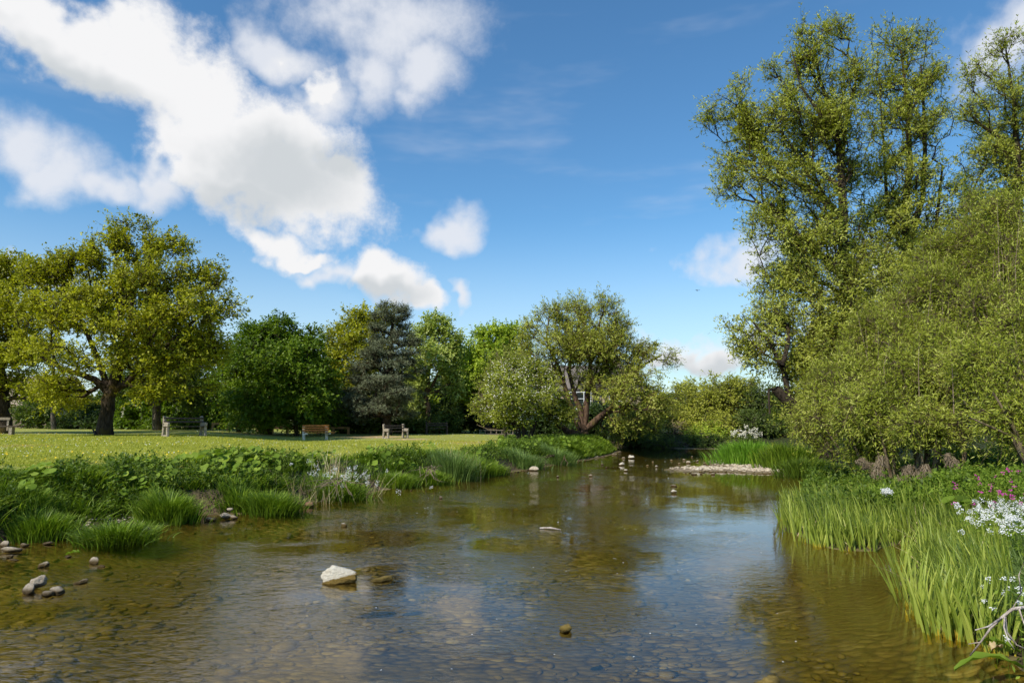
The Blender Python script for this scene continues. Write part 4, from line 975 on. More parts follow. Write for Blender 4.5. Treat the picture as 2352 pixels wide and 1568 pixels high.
ROCK = [rock_mesh(100 + k, 4, .45 + .1 * (k % 3)) for k in range(8)]
rock_cache = {}
def rock_me(k, mat):
    if (k, mat) not in rock_cache:
        me = ROCK[k].copy(); me.materials.append(M[mat]); rock_cache[(k, mat)] = me
    return rock_cache[(k, mat)]
rs = np.random.default_rng(21)
def stone(px, py, wpx, label, mat='stone_pale', hf=.55, df=.75, group=None, k=None, emerge=.55, z=0.0, rz=None, name='stone'):
    c = gz(px, py, 0.0); Yd = c[1]; w = pxm(wpx, Yd) / 2; h = w * hf
    k = int(rs.integers(0, 8)) if k is None else k
    o = bpy.data.objects.new(name, rock_me(k, mat)); COL.objects.link(o)
    o.scale = (w, w * df, h); o.rotation_euler = (rs.uniform(-.12, .12), rs.uniform(-.12, .12), rs.uniform(-.35, .35) if rz is None else rz)
    o.location = (float(c[0]), float(c[1] + w * df * .6), float(z + h * (2 * emerge - 1)))
    tag(o, label, 'stone', group); return o
bs = stone(775, 1340, 84, 'largest pale stone in the river, flat topped with a brown mossy waterline', 'stone_main', .52, .62, k=1, emerge=.80, rz=.0)
bs.data = bs.data.copy(); _v = np.array([q.co[:] for q in bs.data.vertices]); _t = np.maximum(_v[:, 2], 0)
_v[:, 2] += _t * (-.42 * _v[:, 0] - .05 + .22 * np.exp(-((_v[:, 0] + .62) / .3) ** 2)); _v[:, 0] += .12 * _v[:, 1]; bs.data.vertices.foreach_set('co', _v.ravel())
stone(878, 1334, 60, 'low brown mossy stone barely breaking the surface right of the big pale stone', 'stone_moss', .28, .55, emerge=.55)
stone(1298, 1452, 32, 'small round golden brown mossy stone in the lower middle of the river', 'stone_moss', .68, .8, emerge=.72)
stone(1772, 1580, 66, 'dark mossy stone cut off by the bottom edge', 'stone_moss', .5, .7, emerge=.66)
stone(706, 1164, 26, 'reddish brown stone at the foot of the left bank', 'stone_red', .7, .7, emerge=.66)
stone(790, 1208, 18, 'small pale stone alone in the rippled water below the reddish one', 'stone_white', .6, .8, emerge=.7)
stone(1012, 1145, 9, 'tiny brown stone alone in the middle of the river', 'stone_grey', .9, .8, emerge=.7)
stone(62, 1362, 30, 'left stone of the grey pitted group at lower left', 'stone_grey', .9, .9, emerge=.74, k=2)
stone(82, 1352, 38, 'tallest pitted stone of the grey group at lower left', 'stone_grey', .78, .8, emerge=.95, k=3)
stone(104, 1368, 30, 'low middle stone of the grey pitted group at lower left', 'stone_grey', .55, .8, emerge=.65, k=5)
stone(127, 1364, 36, 'right stone of the grey pitted group at lower left', 'stone_grey', .62, .8, emerge=.76, k=6)
stone(184, 1340, 34, 'long pale stone with a pointed left end, right of the grey group', 'stone_pale', .36, .5, emerge=.68, rz=.5)
stone(97, 1302, 26, 'squat pale stone above the grey pitted group', 'stone_pale', .6, .8, emerge=.7)
stone(214, 1294, 24, 'round pale stone with a white top, near the floating leaf', 'stone_pale', .75, .8, emerge=.76)
stone(230, 1302, 18, 'flat pinkish stone touching the round pale one', 'stone_pale', .4, .7, emerge=.66)
stone(155, 1280, 13, 'little stone beside the floating green leaf', 'stone_grey', .6, .8, emerge=.68)
stone(184, 1246, 12, 'small upright stone off the muddy shore', 'stone_pale', .9, .6, emerge=.75)
stone(216, 1230, 26, 'brown stone with a white end at the muddy shore', 'stone_grey', .5, .7, emerge=.72)
stone(334, 1220, 24, 'rounded pale stone below the largest grass tussock', 'stone_pale', .5, .7, emerge=.74)
stone(105, 1250, 26, 'flat brown stone below the left grass tussock', 'stone_grey', .3, .6, emerge=.7)
stone(53, 1255, 18, 'pale round stone close to the left shore', 'stone_pale', .6, .8, emerge=.72)
stone(8, 1256, 24, 'grey stone cut by the left edge at the shore', 'stone_grey', .7, .8, emerge=.8)
stone(22, 1268, 44, 'broad pale stone at the left edge of the picture', 'stone_pale', .34, .5, emerge=.8)
stone(20, 1281, 16, 'small pale stone with a white top near the left edge', 'stone_pale', .6, .8, emerge=.72)
stone(30, 1287, 28, 'thin flat stone awash near the left edge', 'stone_pale', .2, .5, emerge=.66)
stone(481, 1196, 24, 'angular flat stone off the muddy bank', 'stone_pale', .42, .6, emerge=.78, k=4)
stone(514, 1192, 30, 'blocky pale stone against the left bank', 'stone_grey', .55, .7, emerge=.85, k=0)
stone(536, 1192, 18, 'dark blocky stone right of the pale block against the bank', 'stone_grey', .6, .7, emerge=.8, k=4)
stone(525, 1184, 16, 'small stone resting on top of the blocky pale stone', 'stone_pale', .5, .8, emerge=1.0, z=.075)
stone(1227, 1081, 24, 'long flat pale stone at the mouth of the bank gap', 'stone_pale', .5, .6, emerge=.85)
stone(1241, 1075, 10, 'small pinkish stone behind the long flat one', 'stone_pale', .7, .8, emerge=.8)
stone(1549, 1117, 15, 'low pale stone just above the round one in mid river', 'stone_pale', .5, .7, emerge=.66)
stone(1548, 1133, 16, 'round pale stone alone in mid river', 'stone_white', .75, .8, emerge=.74)
stone(1281, 1096, 8, 'tiny pale stone off the tip of the left bank', 'stone_pale', .7, .8, emerge=.75)
stone(1357, 1094, 9, 'tiny rounded stone with a clear reflection, right of the tiny pale one', 'stone_pale', .7, .8, emerge=.75)
stone(1604, 1082, 17, 'biggest pale stone at the tip of the gravel bar', 'stone_white', .6, .8, emerge=.78)
stone(1595, 1090, 14, 'flat stone in the water before the tip of the gravel bar', 'stone_pale', .4, .7, emerge=.72)
for (a_, b_, w_) in [(1429, 1069, 14), (1437, 1082, 11), (1508, 1073, 9), (1488, 1070, 8), (1543, 1058, 8), (1572, 1057, 8), (1602, 1060, 8), (1581, 1064, 11), (1568, 1072, 7), (1582, 1076, 12), (1586, 1086, 8), (1611, 1089, 7), (1638, 1090, 10),
                     (1575, 1087, 5), (1450, 1053, 16), (1447, 1048, 7), (1432, 1053, 9), (1383, 1067, 8), (1393, 1075, 5), (1040, 1105, 5), (944, 1127, 6), (1500, 1062, 6), (1560, 1066, 6), (1618, 1066, 8), (1590, 1050, 6)]:
    stone(a_, b_, w_, 'small pale stone standing out of the shallow water between the promontory and the gravel bar', rs.choice(['stone_pale', 'stone_white']), rs.uniform(.5, .75), .8, 'small stones in the far shallows', emerge=.74)
# gravel bar
cnt = 0
while cnt < 190:
    B_ = BAR if rs.random() < .72 else BAR2; q_ = rs.uniform(0, len(B_) - 1.001); i_ = int(q_); c = B_[i_] * (1 - q_ + i_) + B_[i_ + 1] * (q_ - i_) + rs.normal(0, .62, 2)
    px, py = proj(float(c[0]), float(c[1]), 0.0); h = float(terrain(np.array([c[0]]), np.array([c[1]]))[0][0])
    if h < -.045 or h > .10: continue
    w_ = rs.choice([6, 7, 9, 11, 14], p=[.25, .3, .25, .14, .06])
    o = stone(px, py, w_ * rs.uniform(.8, 1.2), 'pale sunlit stone of the gravel bar on the right', rs.choice(['stone_pale', 'stone_white', 'stone_grey'], p=[.55, .1, .35]), rs.uniform(.4, .7), rs.uniform(.65, .9), 'stones of the gravel bar', emerge=.62)
    o.location.z = max(h, -.005) + o.scale[2] * .30; cnt += 1
cnt = 0
while cnt < 38:      # pebbles along the promontory and the left shore
    if rs.random() < .55: px = rs.uniform(1310, 1425); py = np.interp(px, [1310, 1370, 1425], [1061, 1053, 1040]) + rs.uniform(-2.5, 3)
    elif rs.random() < .6: px = rs.uniform(1155, 1220); py = np.interp(px, [1155, 1220], [1091, 1079]) + rs.uniform(-3, 2)
    else: px = rs.uniform(180, 340); py = np.interp(px, [180, 340], [1224, 1206]) + rs.uniform(-14, 2)
    o = stone(px, py, rs.uniform(4, 9) if px > 400 else rs.uniform(6, 14), 'pebble lying on the muddy edge of the left bank', rs.choice(['stone_pale', 'stone_grey']), .5, .8, 'pebbles along the left shore', emerge=.6)
    o.location.z = max(tz(o.location.x, o.location.y), 0) + o.scale[2] * .3; cnt += 1
# finer gravel of the bar and the muddy shore: one object
def gravel():
    r = np.random.default_rng(77); V = []; Fc = []; off = 0; T = []; bases = []
    for k in range(5):
        me = rock_mesh(400 + k, 2, .6); bases.append((np.array([q.co[:] for q in me.vertices]), np.array([p.vertices[:] for p in me.polygons])))
    n = 0
    while n < 900:
        if r.random() < .85:
            B_ = BAR if r.random() < .65 else BAR2; q_ = r.uniform(0, len(B_) - 1.001); i_ = int(q_); c = B_[i_] * (1 - q_ + i_) + B_[i_ + 1] * (q_ - i_) + r.normal(0, .6, 2); w = r.uniform(.025, .07)
        else:
            q_ = r.uniform(180, 345); c = gz(q_, np.interp(q_, [180, 340], [1222, 1205]) + r.uniform(-16, 4))[:2]; w = r.uniform(.012, .035)
        h = float(terrain(np.array([c[0]]), np.array([c[1]]))[0][0]); n += 1
        if h < -.04 or h > .2: continue
        v, f = bases[n % 5]; a = r.uniform(0, 6.28); q = v * np.array([w * r.uniform(.9, 1.4), w * r.uniform(.7, 1), w * r.uniform(.35, .6)]); ca, sa = cos(a), sin(a)
        q = np.stack([q[:, 0] * ca - q[:, 1] * sa + c[0], q[:, 0] * sa + q[:, 1] * ca + c[1], q[:, 2] + h + w * .15], -1); V.append(q); Fc.append(f + off); off += len(q)
    me = np_mesh('gravel', np.concatenate(V), [np.concatenate(Fc)], smooth=True); tag(link_mesh('gravel', me, M['stone_pale']), 'finer brown gravel between the stones of the bar and on the muddy shore', 'gravel', kind='stuff')
gravel()
# submerged cobbles: nobody could count them
def cobbles():
    r = np.random.default_rng(3); V = []; Fc = []; off = 0; T = []
    import bmesh
    bases = []
    for k in range(5):
        me = rock_mesh(300 + k, 1, .5); v = np.array([q.co[:] for q in me.vertices]); f = np.array([p.vertices[:] for p in me.polygons]); bases.append((v, f))
    n = 7500; y = 3.2 + 15 * r.random(n) ** 1.7; x = y * r.uniform(-.85, .62, n); z, sd, _, _ = terrain(x, y)
    ok = (sd < np.where(x > y * .22, -.75, -.3)) & (vnoise(x, y, 1.1, 71) + .6 * vnoise(x, y, 3.3, 72) > r.normal(-.12, .16, n)); x, y, z = x[ok], y[ok], z[ok]; n = len(x)
    for i in range(n):
        v, f = bases[i % 5]; w = (.012 + .042 * r.random() ** 2.2 + .08 * r.random() ** 16); a = r.uniform(0, 6.28)
        q = v * np.array([w * r.uniform(.9, 1.5), w * r.uniform(.7, 1), w * r.uniform(.22, .45)]); ca, sa = cos(a), sin(a)
        q = np.stack([q[:, 0] * ca - q[:, 1] * sa + x[i], q[:, 0] * sa + q[:, 1] * ca + y[i], q[:, 2] + z[i] + .008], -1)
        V.append(q); Fc.append(f + off); off += len(q); T.append(np.full(len(q), r.random()))
    me = np_mesh('riverbed_cobbles', np.concatenate(V), [np.concatenate(Fc)], {'tint': np.concatenate(T)}, smooth=True)
    m, nt = new_mat('submerged_cobble'); t = NT(nt); tc = t.pos()
    col = t.ramp(t.attr('tint'), [(0, C(.13, .11, .035)), (.6, C(.20, .165, .06)), (.96, C(.26, .215, .09)), (1, C(.44, .38, .23))])
    nz = t.noise(22, 4, .6, tc); col = t.mix(t.smooth(nz, .4, .7), col, C(.16, .12, .035)); t.out(t.pbsdf(col, .8, .2)); 
    tag(link_mesh('riverbed_cobbles', me, m), 'brown and tan cobbles covering the river bed under the water', 'cobbles', kind='stuff')
cobbles()

# ------------------------------------------------------------------ grasses and herbs
def blades(P, h, w, az, lean, bend, rng, segs=3, tint=None, root_dark=.35):
    N = len(P); d = np.stack([np.cos(az), np.sin(az), np.zeros(N)], -1)
    fa = az + pi / 2 + rng.normal(0, .7, N); s = np.stack([np.cos(fa), np.sin(fa), np.zeros(N)], -1)
    V = np.zeros((N, segs + 1, 2, 3)); tt = np.linspace(0, 1, segs + 1); T = np.zeros((N, segs + 1, 2))
    tint = rng.normal(.5, .2, N) if tint is None else tint
    for i, t_ in enumerate(tt):
        horiz = (lean * t_ + bend * t_ ** 2.4) * h
        c = P + d * horiz[:, None]; c[:, 2] = P[:, 2] + h * (t_ - .5 * bend * t_ ** 3 * .8)
        ww = w * (1 - t_ ** 2.2) * .5 + w * .03
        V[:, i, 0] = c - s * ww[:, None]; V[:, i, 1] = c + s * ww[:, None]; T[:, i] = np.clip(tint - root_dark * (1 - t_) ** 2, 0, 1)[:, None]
    k = np.arange(N)[:, None] * (2 * (segs + 1)) + np.arange(segs)[None] * 2
    f = np.stack([k, k + 1, k + 3, k + 2], -1).reshape(-1, 4)
    return V.reshape(-1, 3), f, T.ravel()
M['grass'] = leaf_mat('long_bank_grass', (.016, .030, .003), (.085, .135, .008), (.27, .33, .035), trans=.3, clump=2.2)
M['grass_blue'] = leaf_mat('blue_green_grass', (.025, .042, .010), (.08, .125, .026), (.22, .28, .08), trans=.3, clump=2)
M['iris_leaf'] = leaf_mat('iris_blades', (.055, .075, .008), (.16, .20, .025), (.36, .37, .08), trans=.4, clump=2, spec=.45)
M['herb'] = leaf_mat('nettle_leaves', (.015, .028, .003), (.06, .095, .008), (.16, .20, .022), clump=2.4)
M['butterbur'] = leaf_mat('butterbur_leaves', (.03, .05, .006), (.095, .145, .014), (.22, .27, .04), clump=2, rough=.6, spec=.15)
M['straw'] = leaf_mat('dead_straw', (.16, .11, .05), (.34, .26, .14), (.52, .43, .27), trans=.15, tcol=(1, .9, .7))
M['lawn_blade'] = leaf_mat('mown_grass_blades', (.15, .155, .012), (.235, .24, .026), (.34, .32, .06), trans=.3, clump=1.4)
M['grass_bright'] = leaf_mat('bright_clump_grass', (.03, .06, .006), (.10, .20, .014), (.24, .36, .05), trans=.35)
gr = np.random.default_rng(55)
TOPX = [-300, 0, 200, 300, 400, 450, 560, 640, 700, 760, 830, 900, 960, 1000, 1060, 1100, 1150, 1250, 1420]
TOPY = [1080, 1075, 1066, 1056, 1058, 1044, 1030, 1036, 1040, 1036, 1030, 1022, 1012, 1020, 1034, 1030, 1006, 1002, 1012]
def hcap(x, y, z, lo=.05):
    px, _ = proj(x, y, z); zt = CAMZ - (np.interp(px, TOPX, TOPY) - 960) / F * y
    return np.maximum(zt - z + .04, lo)
def scatter(n, ylo, yhi, qlo, qhi, cond, pw=1.0):
    """points seen between image bearings qlo..qhi (x/y), denser near the camera"""
    y = ylo + (yhi - ylo) * gr.random(n) ** pw; x = y * gr.uniform(qlo, qhi, n)
    z, sd, rg, fr = terrain(x, y); k = cond(x, y, z, sd, rg, fr)
    return x[k], y[k], z[k], sd[k]
def P3(x, y, z): return np.stack([x, y, z], -1)
def river_az(x, y, eps=.15):
    """direction toward the water"""
    a = poly_sd(x + eps, y, RIV) - poly_sd(x - eps, y, RIV); b = poly_sd(x, y + eps, RIV) - poly_sd(x, y - eps, RIV)
    return np.arctan2(-b, -a)
def grass_stuff(name, label, x, y, z, hlo, hhi, w, mat, bendm=.6, cat='grass', toward=True, spreadaz=.9, segs=3, tint=None, cap=False):
    N = len(x); az = (river_az(x, y) if toward else np.zeros(N)) + gr.normal(0, spreadaz, N)
    big = .5 + .5 * vnoise(x, y, 4, 31)
    h = (hlo + (hhi - hlo) * gr.random(N)) * (.55 + .7 * big)
    if cap: h = np.minimum(h, hcap(x, y, z, .03) * gr.uniform(.75, 1.15, N))
    v, f, T = blades(P3(x, y, z - .02), h, w * gr.uniform(.6, 1.3, N), az, gr.uniform(.05, .45, N), bendm * gr.uniform(.2, 1.3, N), gr, segs, tint)
    o = link_mesh(name, np_mesh(name, v, [f], {'tint': T}), mat); tag(o, label, cat, kind='stuff'); return o
left = lambda x, y, z, sd, rg, fr: (rg < .5) & (fr < .5)
x, y, z, sd = scatter(2600, 8, 37, -.86, .20, lambda x, y, z, sd, rg, fr: left(x, y, z, sd, rg, fr) & (sd > .38) & (sd < 2.3), 1.45)
nb = 150; cx, cy = np.repeat(x, nb), np.repeat(y, nb); rr_ = np.repeat(gr.uniform(.10, .30, len(x)), nb); ox, oy = gr.normal(size=len(cx)) * rr_, gr.normal(size=len(cx)) * rr_
px_, py_ = cx + ox, cy + oy; pz_, psd, _, _ = terrain(px_, py_); hh_ = np.repeat(gr.uniform(.10, .44, len(x)) * (.6 + .5 * (vnoise(x, y, 1.6, 51) > -.1)), nb) * gr.uniform(.5, 1.1, len(cx))
hh_ = np.minimum(hh_, hcap(px_, py_, pz_, .03) * gr.uniform(.7, 1.1, len(cx))); k = psd > .22
azz = np.arctan2(oy, ox) * 1.0 + gr.normal(0, .6, len(cx)); ra = river_az(px_, py_); azz = np.where(gr.random(len(cx)) < .45, ra + gr.normal(0, .6, len(cx)), azz)
tn = np.repeat(np.clip(gr.normal(.5, .22, len(x)), 0, 1), nb) + gr.normal(0, .12, len(cx))
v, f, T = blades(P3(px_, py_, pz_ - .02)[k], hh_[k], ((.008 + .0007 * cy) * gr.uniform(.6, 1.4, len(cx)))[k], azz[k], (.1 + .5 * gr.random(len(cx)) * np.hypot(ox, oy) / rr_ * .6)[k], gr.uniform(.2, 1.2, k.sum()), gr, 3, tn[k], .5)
tag(link_mesh('bank_grass', np_mesh('bank_grass', v, [f], {'tint': T}), M['grass']), 'clumps of long green grass crowding the left river bank', 'grass', kind='stuff')
x, y, z, sd = scatter(30000, 8, 37, -.86, .20, lambda x, y, z, sd, rg, fr: left(x, y, z, sd, rg, fr) & (sd > .4) & (sd < 2.4), 1.25)
grass_stuff('bank_grass', 'shorter grass between the clumps on the left river bank', x, y, z, .08, .22, .012 + .0006 * y, M['grass'], .6, cap=True)
x, y, z, sd = scatter(60000, 26, 38, -.02, .22, lambda x, y, z, sd, rg, fr: left(x, y, z, sd, rg, fr) & (sd > .15) & (sd < 6), 1)
grass_stuff('bank_grass', 'bright grass on the sunny promontory under the wide willow', x, y, z, .12, .30, .03, M['grass'], .6)
def herbs(name, label, x, y, z, hlo, hhi, L, mat, per=10, cat='plants', spread=.10, flat=1.0, up=1.0, cap=False):
    h = hlo + (hhi - hlo) * gr.random(len(x)) * (.5 + .5 * vnoise(x, y, 3, 9))
    if cap: h = np.minimum(h, np.maximum(hcap(x, y, z, .0) - .05, .01) * gr.uniform(.6, 1.1, len(x)))
    tp = P3(x, y, z + h)
    v, f, T, c = foliage(tp, np.tile([[0, 0, 1.]], (len(tp), 1)), np.array([0, 0, -50.]), per, spread, L, L * .62, gr, up, .3, .6, flat)
    o = link_mesh(name, np_mesh(name, v, [f], {'tint': T}), mat); tag(o, label, cat, kind='stuff'); return o
def pxcond(x, y, z, ranges):
    px, _ = proj(x, y, z); k = np.zeros(len(x), bool)
    for a_, b_ in ranges: k |= (px > a_) & (px < b_)
    return k
x, y, z, sd = scatter(34000, 9, 36, -.8, .14, lambda x, y, z, sd, rg, fr: left(x, y, z, sd, rg, fr) & (sd > .5) & (sd < 2.5) & pxcond(x, y, z, [(0, 60), (60, 200), (240, 450), (450, 690), (840, 960), (1060, 1330)]) & (vnoise(x, y, 2.2, 12) > -.3), 1.2)
herbs('nettles', 'dark green nettles and low herbs massed along the top of the left bank', x, y, z, .05, .48, .055, M['herb'], 12, spread=.08, cap=True)
def discs(x, y, z, R, tiltmax, mat, name, label, hlo, hhi, cat='plants', toward=None, stuff=True, rng=None, cap=False):
    rng = rng or gr; N = len(x); k = 10
    h = hlo + (hhi - hlo) * rng.random(N)
    if cap: h = np.minimum(h, hcap(x, y, z, .03) * rng.uniform(.7, 1.1, N))
    c = P3(x, y, z + h)
    ta = rng.uniform(0, 2 * pi, N); ti = rng.uniform(.05, tiltmax, N); n = np.stack([np.cos(ta) * np.sin(ti), np.sin(ta) * np.sin(ti), np.cos(ti)], -1)
    n = norm(n + np.array([-.15, -.35, 0]) * (tiltmax > .4))
    u = norm(np.cross(n, np.array([[.3, .9, .1]]))); w = np.cross(n, u); a = np.arange(k) * 2 * pi / k + .2
    rr = R[:, None] * (1 + .10 * np.sin(a * 3)[None] + rng.normal(0, .05, (N, k))); rr[:, 0] *= .45
    ring = c[:, None] + u[:, None] * (np.cos(a)[None] * rr)[..., None] + w[:, None] * (np.sin(a)[None] * rr)[..., None] + n[:, None] * (R[:, None] * rng.normal(.10, .10, (N, k)))[..., None]
    stem = np.stack([P3(x - .006, y, z - .02), P3(x + .006, y, z - .02)], 1)
    V = np.concatenate([c[:, None], ring, stem], 1); i0 = np.arange(N)[:, None] * (k + 3); j = np.arange(k)
    f = np.stack([np.repeat(i0, k, 1), i0 + 1 + j[None], i0 + 1 + (j[None] + 1) % k], -1).reshape(-1, 3)
    fs = np.stack([i0[:, 0], i0[:, 0] + k + 1, i0[:, 0] + k + 2], -1)
    T = np.repeat(np.clip(rng.normal(.5, .22, N), 0, 1), k + 3)
    o = link_mesh(name, np_mesh(name, V.reshape(-1, 3), [np.concatenate([f, fs])], {'tint': T}, smooth=False), mat)
    tag(o, label, cat, kind='stuff' if stuff else None); return o
x, y, z, sd = scatter(6500, 9, 36, -.62, .16, lambda x, y, z, sd, rg, fr: left(x, y, z, sd, rg, fr) & (sd > .45) & (sd < 2.5) & pxcond(x, y, z, [(400, 770), (840, 1000), (1090, 1420)]) & (vnoise(x, y, 1.8, 17) > -.1), 1.1)
discs(x, y, z, gr.uniform(.04, .105, len(x)), .9, M['butterbur'], 'butterbur_leaves', 'round broad leaves overlapping on the left bank', .14, .48, cap=True)
x, y, z, sd = scatter(5200, 9, 15.5, -.72, -.30, lambda x, y, z, sd, rg, fr: left(x, y, z, sd, rg, fr) & (sd > .6) & (sd < 2.2) & pxcond(x, y, z, [(40, 130), (250, 640)]), 1.1)
k = gr.random(len(x)) < .18; discs(x[k], y[k], z[k], gr.uniform(.05, .10, k.sum()), .8, M['butterbur'], 'dock_leaves', 'scattered broad leaves among the near left bank grass', .12, .36, cap=True)

# separate tussocks
def tussock(px, py, r, h, n, label, mat='grass', group='grass tussocks at the water edge', w=.010, zz=.02, cat='grass tussock', off=.0, bend=.8, straw=.06):
    c = gz(px, py, zz); c[1] += off
    n = int(n * .7); w = w * 1.55; x = gr.normal(0, r * .45, n); y = gr.normal(0, r * .40, n); az = np.arctan2(y, x) + gr.normal(0, .5, n); rad = np.hypot(x, y) / r
    gzv = terrain(c[0] + x, c[1] + y)[0]; hh = h * gr.uniform(.55, 1.1, n) * (1 - .25 * rad)
    v, f, T = blades(P3(x, y, np.maximum(gzv, -.05) - c[2]), hh, w * gr.uniform(.6, 1.3, n), az, .08 + .30 * rad * gr.random(n), bend * gr.uniform(.1, .9, n), gr, 4)
    o = link_mesh('grass_tussock', np_mesh('grass_tussock', v, [f], {'tint': T}), M[mat]); o.location = [float(q) for q in c]
    tag(o, label, cat, group); return o
tussock(385, 1196, .42, .50, 3200, 'largest fountain of bright grass standing alone in the water at the left bank')
tussock(95, 1232, .42, .40, 2600, 'arching grass tussock above the flat brown stone near the left edge')
tussock(25, 1225, .42, .36, 2000, 'grass tussock cut by the left edge of the picture', off=.3)
tussock(170, 1190, .46, .40, 2400, 'windswept hanging tussock on top of the muddy hollow', zz=.45, off=1.0, bend=1.2)
tussock(520, 1165, .40, .36, 1800, 'tussock above the blocky stone on the left bank', zz=.15, off=.6)
tussock(600, 1172, .50, .48, 2400, 'deep green tussock drooping into the water left of the reddish stone', off=.5, zz=.1)
tussock(760, 1140, .60, .45, 2400, 'tussock below the straw coloured reeds', off=.5, zz=.1)
tussock(905, 1112, .50, .42, 2000, 'yellow green tussock over the small earth bank', off=.4, zz=.1)
tussock(980, 1104, .50, .42, 2000, 'tussock with a fringe of dead stems right of the earth bank', off=.4, zz=.1)
tussock(1040, 1100, .60, .85, 1800, 'tall blue green tussock in the middle of the left bank', 'grass_blue', off=.4, zz=.05, bend=.5)
tussock(1085, 1094, .60, .62, 1900, 'bright green tussock next to the tall blue green one', off=.3)
tussock(1130, 1090, .50, .40, 1400, 'low light green tussock at the near corner of the bank gap', off=.2)
tussock(1205, 1076, .70, .60, 1700, 'pale tussock behind the long flat stone', 'grass_blue', off=.3)
tussock(1280, 1066, .70, .70, 1700, 'rounded silvery green tussock at the foot of the promontory', 'grass_blue', off=.4)
tussock(1735, 1068, 1.1, .95, 3600, 'bright green clump of tall grass behind the gravel bar', 'grass_bright', off=.6, w=.02, bend=.5)
tussock(1705, 1058, .8, .7, 1800, 'lower paler grass at the left end of the gravel bar clump', 'grass_blue', off=.6, w=.02, bend=.5)
tussock(1830, 1080, .9, 1.0, 2600, 'darker grass clump under the leaning willow trunk', 'grass', off=.5, w=.02, bend=.5)
tussock(1880, 1095, .9, .6, 1600, 'low shaded grass between the gravel and the willow bush', 'herb', off=.6, w=.02, bend=.5)

# straw, dead stems and tangles
def straw(name, label, px, py, zz, n, h, r, off=0, lean=.3, kind=None, cat='dead reeds', w=.008, seedheads=True, azm_=None):
    c = gz(px, py, zz); c[1] += off; x = gr.normal(0, r, n); y = gr.normal(0, r * .5, n); z = terrain(c[0] + x, c[1] + y)[0] - c[2]
    az = gr.uniform(0, 6.28, n) if azm_ is None else gr.normal(azm_, .6, n)
    v, f, T = blades(P3(x, y, z), h * gr.uniform(.5, 1.15, n), np.full(n, w), az, lean * gr.random(n), .3 * gr.random(n), gr, 3, root_dark=.1)
    o = link_mesh(name, np_mesh(name, v, [f], {'tint': T}), M['straw']); o.location = [float(q) for q in c]; tag(o, label, cat); return o
straw('dead_reeds', 'tall straw coloured dead reeds rising in front of the orange bench', 735, 1095, .5, 80, .95, .20, 1.2, w=.006)
straw('dead_reeds', 'paler dead stems left of the tall straw reeds', 665, 1110, .5, 50, .55, .3, 1.1, .5, w=.006)
straw('dead_reeds', 'loose dead stems leaning right over the white flowers', 800, 1092, .5, 70, .6, .38, 1.0, .9, azm_=-.2, w=.006)
straw('dead_reeds', 'thin upright dead stems behind the tall blue green tussock', 1048, 1070, .4, 60, .75, .3, .8, .3)
def tangle(label, px, py, zz, n, L, r0, seed, name='dead_branch', mat='bark_pale', down=.3, cat='dead branch'):
    r = np.random.default_rng(seed); c = gz(px, py, zz); m = MB()
    for k in range(n):
        p = np.array([r.normal(0, .12), r.normal(0, .06), r.uniform(0, .1)]); d = norm(np.array([r.uniform(-1, 1), r.uniform(-1, -.1), r.uniform(-.6, .5) - down])); pts = [p.copy()]
        for j in range(5):
            d = norm(d + r.normal(0, .28, 3) + np.array([0, 0, -.05])); p = p + d * L / 5 * r.uniform(.6, 1.2); pts.append(p.copy())
        m.tube(pts, [r0 * (1 - .16 * j) for j in range(6)], 5)
    o = m.build(name, M[mat], None, smooth=True); o.location = [float(v) for v in c]; tag(o, label, cat); return o
tangle('tangle of bleached dead roots hanging over the water below the straw reeds', 775, 1108, .42, 16, .75, .009, 1)
tangle('smaller bundle of bent dead stems further along the left bank', 990, 1078, .38, 14, .75, .010, 2)
tangle('small forked dead twig sticking out at the promontory', 1281, 1050, .3, 4, .8, .02, 3, mat='bark_brown')

# white flowers (stems with umbels)
def umbels(name, label, x, y, z, h, r, per, mat, kind=None, cat='flowers', stem=True, pl=.013, clump=1):
    N = len(x); top = P3(x, y, z + h); c = np.repeat(top, per, 0); a = gr.uniform(0, 6.28, len(c)); q = np.sqrt(gr.random(len(c)))
    rr = np.repeat(np.full(N, r) * gr.uniform(.6, 1.3, N), per); c = c + np.stack([np.cos(a) * q * rr, np.sin(a) * q * rr, gr.normal(0, .5, len(c)) * rr], -1)
    v, f = leaf_arrays(c, gr.normal(size=c.shape) + np.array([0, 0, .2]), gr.normal(size=c.shape) * .4 + np.array([-.2, -.5, .8]), np.full(len(c), pl), np.full(len(c), pl * .95))
    o = link_mesh(name, np_mesh(name, v, [f], {'tint': np.repeat(gr.random(len(c)), 4)}), mat); tag(o, label, cat, kind=kind)
    return o
def stems(parent_name, label, x, y, z, h, mat, w=.005, cat='stems', kind='stuff'):
    N = len(x); v, f, T = blades(P3(x, y, z), h, np.full(N, w), gr.uniform(0, 6.28, N), gr.uniform(0, .02, N), np.zeros(N), gr, 2)
    return v, f, T
